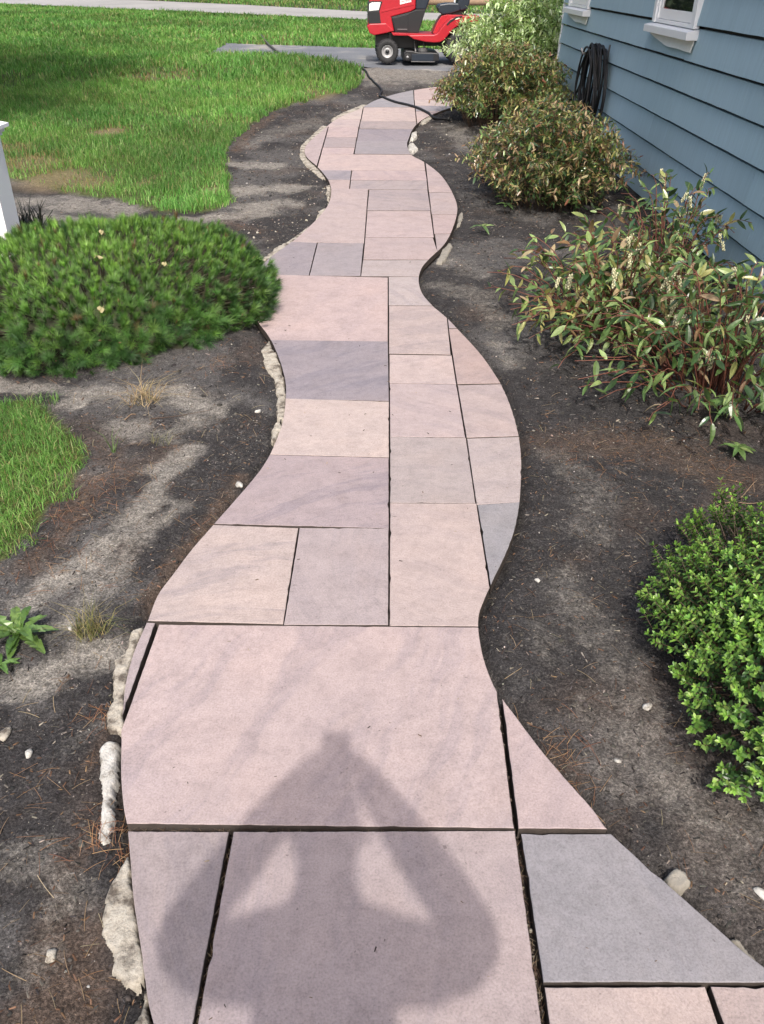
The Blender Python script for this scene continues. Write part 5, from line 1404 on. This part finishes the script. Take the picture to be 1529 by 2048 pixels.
M = frames(np.stack([np.cos(th), np.sin(th), np.zeros(N)], -1), np.tile([0, 0, 1.], (N, 1))) * ((.0025 + .009 * rng.random(N) ** 3) * (1 + .1 * cy_))[:, None, None]
pb_ = scatter(chipV, chipF, M, np.stack([cx_, cy_, np.full(N, .0015)], -1), palette(N, [(0.05, 0.04, 0.035), (0.13, 0.09, 0.06), (0.3, 0.24, 0.17)], [.5, .3, .2]))
tag(scatter_obj('litter', [pa, pb_], MT['straw']), 'dark specks and bits of straw on the slabs and in their joints', 'litter', kind='stuff')
# single stones one can point to
def rock(px, py, s, lab, mat, seed, flat=.6, nm='pebble'):
    r = random.Random(seed); p = T(px, py); bm = bmesh.new(); bmesh.ops.create_icosphere(bm, subdivisions=2, radius=s / 2)
    for v in bm.verts:
        k_ = 1 + .22 * math.sin(v.co.x / s * 7 + seed) * math.cos(v.co.y / s * 6 + seed * 2) + r.uniform(-.05, .05); v.co = Vector((v.co.x * 1.25 * k_, v.co.y * .8 * k_, v.co.z * flat * k_))
    o = bobj(nm, bm, mat, None, True); o.location = (p.x, p.y, gz(p.x, p.y) + s * flat * .28); o.rotation_euler = (0, 0, r.uniform(0, 6)); tag(o, lab, 'rock' if nm != 'pebble' else 'pebble')
rock(516, 815, .026, 'single white pebble on dark soil below the pine mound', MT['mortar_white'], 1)
rock(478, 963, .034, 'pale grey stone chip close to the left path edge', MT['mortar_white'], 2, .5)
rock(1296, 1412, .028, 'pale angular pebble left of the low green shrub', MT['mortar_white'], 3)
rock(1281, 1215, .020, 'small white pebble beside the low green shrub', MT['mortar_white'], 4)
rock(1076, 1157, .020, 'small pale pebble right of the widest path bulge', MT['mortar_white'], 5)
rock(57, 1504, .024, 'pale pebble on dark soil left of the loose mortar strip', MT['mortar_white'], 6)
rock(9, 1466, .040, 'flat pale stone at the left edge', MT['mortar'], 7, .45)
rock(140, 1253, .014, 'tiny white pebble beneath the dry grass tuft', MT['mortar_white'], 8)
rock(1525, 1780, .030, 'white chip cut by the right edge above the bottom corner', MT['mortar_white'], 9, .3)
rock(1238, 1512, .016, 'small grey pebble on bare soil below the low green shrub', MT['mortar_white'], 10)
rock(100, 1905, .030, 'brownish stone on brown soil in the bottom left corner', MT['mortar'], 11, .4)
# twigs
def twig(px, lab, r_=.003, mat='stem'):
    pts = catmull([T(*q) for q in px], 4); pts = [Vector((p.x, p.y, gz(p.x, p.y) + r_ + .004)) for p in pts]
    o = mobj('twig', *tube(pts, list(np.linspace(r_, r_ * .5, len(pts))), 5), MT[mat], None, True); tag(o, lab, 'twig')
twig([(1430, 1008), (1460, 1000), (1500, 1003), (1528, 1000)], 'thin twig on the soil above the low green shrub', .003, 'wood')
twig([(1484, 990), (1500, 972), (1516, 958)], 'short forked twig at the right edge above the low green shrub', .0025, 'wood')
twig([(250, 838), (262, 828), (272, 827)], 'curled pale twig on soil below the dead grass tuft', .0035, 'wood')
twig([(300, 838), (360, 828), (425, 815)], 'long thin twig on the soil between pine mound and path', .002, 'stem')

# ------------------------------------------------------------------ trees: one off to the left casting shade, woods beyond the road
def tree(name, label, x, y, H_, tr, cr, cz, nleaf, lsz, cols, seed, cone=False, group=None, limbs=9):
    r = np.random.default_rng(seed); z0 = gz(x, y) - .1; root = empty(name, (x, y, z0)); tag(root, label, 'tree', group)
    its = [tube([(0, 0, 0), (r.normal(0, .05), r.normal(0, .05), H_ * .3), (r.normal(0, .12), r.normal(0, .12), H_ * .65), (0, 0, H_ * .95)], [tr, tr * .8, tr * .5, tr * .12], 10)]
    tips = []
    for i in range(limbs):
        q = i * 2.4 + r.normal(0, .3); zz = cz - cr * .6 + (H_ - cz + cr * .2) * i / limbs; ln = cr * r.uniform(.6, .95) * (1 - .45 * i / limbs)
        e = Vector((math.cos(q) * ln, math.sin(q) * ln, zz + ln * r.uniform(.1, .5))); its.append(tube([(0, 0, zz - .1), e * .5 + Vector((0, 0, zz * .5 - .05)), e], [tr * .4, tr * .22, tr * .06], 6)); tips.append(e)
    mobj('trunk', *merge(its), MT['bark'], root, True)
    ncl = 70; cl = []
    for i in range(ncl):
        v = r.normal(0, 1, 3); v /= np.linalg.norm(v); u = r.random() ** .4
        p = v * u * np.array([cr, cr, (H_ - cz) * 1.05]); 
        if cone: f = 1 - .75 * max(0, (p[2] + H_ - cz) / (2 * (H_ - cz))); p[:2] *= f
        cl.append(p + np.array([0, 0, cz]))
    cl = np.array(cl); i = r.integers(0, ncl, nleaf); P = cl[i] + r.normal(0, 1, (nleaf, 3)) * cr * .15
    P[:, 2] = np.maximum(P[:, 2], .25)
    M = frames(r.normal(0, 1, (nleaf, 3)), r.normal(0, 1, (nleaf, 3)) + np.array([0, 0, .6])) * (lsz * r.uniform(.6, 1.3, nleaf))[:, None, None]
    sh = (r.random(ncl) * .5 + .75)[i][:, None]
    tag(scatter_obj('crown', [scatter(LTS[0][0], LTS[0][1], M, P, palette(nleaf, *cols) * sh)], MT['tree_leaf'], root), kind='stuff')
decid = ([(0.055, 0.115, 0.022), (0.080, 0.150, 0.030), (0.040, 0.085, 0.018)], [.5, .25, .25]); shade_foliage = ([(0.018, 0.036, 0.014), (0.025, 0.050, 0.018), (0.012, 0.024, 0.010)], [.5, .25, .25])  # second palette is kept dark to stand for shade inside the woods
tree('shade_tree', 'leafy tree left of the picture whose shade darkens the far left lawn', -7.9, 9.3, 8.6, .22, 3.6, 5.9, 15000, .31, decid, 3)
tree('shade_tree', 'second leafy tree left of the picture shading the lawn by the road', -12.5, 15.0, 9, .24, 3.6, 6.0, 7000, .27, decid, 4)
wr = random.Random(8)
ORD = 'first second third fourth fifth sixth seventh eighth ninth tenth eleventh twelfth thirteenth fourteenth fifteenth'.split()
for i in range(15):
    x = -24 + i * 3.2 + wr.uniform(-.8, .8); y = 42.5 - .30 * (x + 12) + wr.uniform(-.8, 2.2)
    tree('wood_tree', ('tree with foliage coloured dark for shade, ' if i % 3 else 'leafy tree, ') + ORD[i] + ' from the left in the woods beyond the road', x, y, wr.uniform(8, 11), .18, wr.uniform(2.2, 3.0), wr.uniform(4.6, 5.6), 1200, .44, shade_foliage if i % 3 else decid, 100 + i, group='trees of the woods beyond the road', limbs=6)
# undergrowth along the wood edge, leaves coloured dark for the woods' shade
n = 12000; X = rng.uniform(-26, 22, n); Y = 39.6 - .30 * (X + 12) + rng.gamma(2.0, 1.0, n); Z = gzv(X, Y) + rng.random(n) ** 1.3 * (1.7 * fbm(X, Y, .6, 3) + .4)
M = frames(rng.normal(0, 1, (n, 3)), rng.normal(0, 1, (n, 3)) + np.array([0, 0, .8])) * rng.uniform(.16, .40, n)[:, None, None]
tag(scatter_obj('undergrowth', [scatter(LTS[0][0], LTS[0][1], M, np.stack([X, Y, Z], -1), palette(n, [(0.016, 0.032, 0.010), (0.028, 0.055, 0.016), (0.05, 0.09, 0.02)], [.55, .35, .10]))], MT['tree_leaf']), 'dark leafy undergrowth at the edge of the woods', 'undergrowth', kind='stuff')
# log and white stake behind the mower
lg = [(0.9, 29.9), (2.0, 29.85), (3.2, 29.8), (4.4, 29.7)]
o = mobj('fallen_log', *tube([(x, y, gf(y) + .30 + .012 * i) for i, (x, y) in enumerate(lg)], [.09, .10, .10, .09], 12), MT['wood'], None, True); tag(o, 'pale log beyond the road, behind the mower seat', 'log')
o = boxobj('white_stake', (-.06, .06, -.04, .04, -.3, .8), MT['white'], None, .012); o.location = (2.0, 28.9, gf(28.9)); tag(o, 'white stake beyond the road, seen over the mower seat', 'stake')

# ------------------------------------------------------------------ the person taking the picture: stands behind the lens, throws the shadow on the slabs
def skin(name, pts, edges_, mat, parent, sub=2, root_i=0):
    bm = bmesh.new(); ly = bm.verts.layers.skin.verify(); vs = []
    for i, (p, r_) in enumerate(pts):
        v = bm.verts.new(p); v[ly].radius = (r_, r_) if not hasattr(r_, '__len__') else r_; v[ly].use_root = (i == root_i); vs.append(v)
    for a, b in edges_: bm.edges.new((vs[a], vs[b]))
    me = bpy.data.meshes.new(name); bm.to_mesh(me); bm.free(); me.materials.append(mat)
    o = link(bpy.data.objects.new(name, me), parent); o.modifiers.new('skin', 'SKIN').use_smooth_shade = True
    s = o.modifiers.new('sub', 'SUBSURF'); s.levels = sub; s.render_levels = sub
    return o
BX, BY = -0.03, -0.33
per = empty('person', (0, 0, 0)); tag(per, 'person holding up a phone, known from the shadow on the nearest slabs', 'person')
upv = Vector((0, math.sin(PITCH), math.cos(PITCH))); fwv = Vector(_f)
phc = Vector((0, 0, HCAM)) - upv * .055 - fwv * .012 + Vector((-.02, 0, 0))
def PH_(x, u, f): return tuple(phc + Vector((x, 0, 0)) + upv * u + fwv * f)
pts = [((BX, BY, .98), .13), ((BX, BY - .01, 1.15), .125), ((BX, BY, 1.32), .15), ((BX, BY + .01, 1.45), .075), ((BX, BY + .03, 1.54), .058), ((BX, BY + .09, 1.61), .080), ((BX, BY + .10, 1.69), .095), ((BX, BY + .10, 1.775), .055)]
ed = [(i, i + 1) for i in range(7)]
def chain(start, lst):
    prev = start
    for p, r_ in lst:
        pts.append((p, r_)); ed.append((prev, len(pts) - 1)); prev = len(pts) - 1
    return prev
for s in (-1, 1):
    el = (BX + s * .325, BY + .14, 1.29); wrp = PH_(s * .090, -.045, -.040)
    wi = chain(3, [((BX + s * .12, BY, 1.43), .07), ((BX + s * .185, BY + .005, 1.40), .062), ((BX + s * .28, BY + .07, 1.33), .062), (el, .062), (tuple((Vector(el) + Vector(wrp)) / 2), .064), (wrp, .044)])
    pi_ = chain(wi, [(PH_(s * .066, .000, -.014), (.038, .026))])
    for kf, ln in enumerate((.030, .034, .032, .026)):       # fingers wrap behind the phone, below the lens
        uu_ = .018 - .019 * kf
        chain(pi_, [(PH_(s * .058, uu_, -.004), .010), (PH_(s * .052, uu_ - .002, .014), .009), (PH_(s * (.048 - ln * .6), uu_ - .004, .017), .008), (PH_(s * (.044 - ln), uu_ - .005, .015), .007)])
    chain(pi_, [(PH_(s * .055, -.035, -.022), .012), (PH_(s * .040, -.018, -.024), .010), (PH_(s * .022, -.003, -.021), .009)])
    lg0 = chain(0, [((BX + s * .10, BY, .90), .095), ((BX + s * .11, BY + .02, .50), .062), ((BX + s * .12, BY, .10), .042), ((BX + s * .12, BY + .03, .045), .045), ((BX + s * .13, BY + .15, .035), .038)])
body = skin('body', pts, ed, MT['skin'], per)
sh = [((BX, BY, .93), .145), ((BX, BY - .01, 1.15), .140), ((BX, BY, 1.32), .162), ((BX, BY + .005, 1.43), .085)]; se = [(0, 1), (1, 2), (2, 3)]
for s in (-1, 1):
    k_ = len(sh); sh += [((BX + s * .12, BY, 1.425), .080), ((BX + s * .19, BY + .01, 1.395), .074), ((BX + s * .275, BY + .06, 1.335), .066)]; se += [(3, k_), (k_, k_ + 1), (k_ + 1, k_ + 2)]
skin('shirt', sh, se, MT['shirt'], body)
tr_ = [((BX, BY, .97), .138)]; te = []
for s in (-1, 1):
    k_ = len(tr_); tr_ += [((BX + s * .10, BY, .88), .108), ((BX + s * .11, BY + .02, .50), .080), ((BX + s * .12, BY, .12), .066)]; te += [(0, k_), (k_, k_ + 1), (k_ + 1, k_ + 2)]
skin('trousers', tr_, te, MT['jeans'], body)
for s in (-1, 1): skin('shoe', [((BX + s * .12, BY - .05, .045), .046), ((BX + s * .125, BY + .05, .045), .048), ((BX + s * .132, BY + .17, .038), .040)], [(0, 1), (1, 2)], MT['shoe'], body)
skin('hair', [((BX, BY + .015, 1.61), .075), ((BX, BY + .06, 1.71), .100), ((BX, BY + .10, 1.78), .076)], [(0, 1), (1, 2)], MT['hair'], body)
for s in (-1, 1):
    skin('ear', [((BX + s * .088, BY + .08, 1.64), .012), ((BX + s * .096, BY + .075, 1.67), .014)], [(0, 1)], MT['skin'], body, 1)
    skin('eye', [((BX + s * .034, BY + .184, 1.675), .010), ((BX + s * .034, BY + .188, 1.675), .008)], [(0, 1)], MT['white'], body, 1)
skin('nose', [((BX, BY + .188, 1.67), .010), ((BX, BY + .200, 1.637), .015)], [(0, 1)], MT['skin'], body, 1)
skin('mouth', [((BX - .022, BY + .162, 1.600), .006), ((BX, BY + .170, 1.600), .008), ((BX + .022, BY + .162, 1.600), .006)], [(0, 1), (1, 2)], simple('lips', (.42, .18, .15), .5), body, 1)
bm = bmesh.new(); box(bm, -.0385, .0385, -.08, .08, -.0045, .0045); bmesh.ops.recalc_face_normals(bm, faces=bm.faces[:]); bevel(bm, .004, 2)
phone = bobj('phone', bm, MT['blackp']); phone.matrix_world = Matrix.Translation(phc) @ Matrix((Vector((1, 0, 0)), upv, -fwv)).transposed().to_4x4()
tag(phone, 'phone held up by the person taking the picture', 'phone')
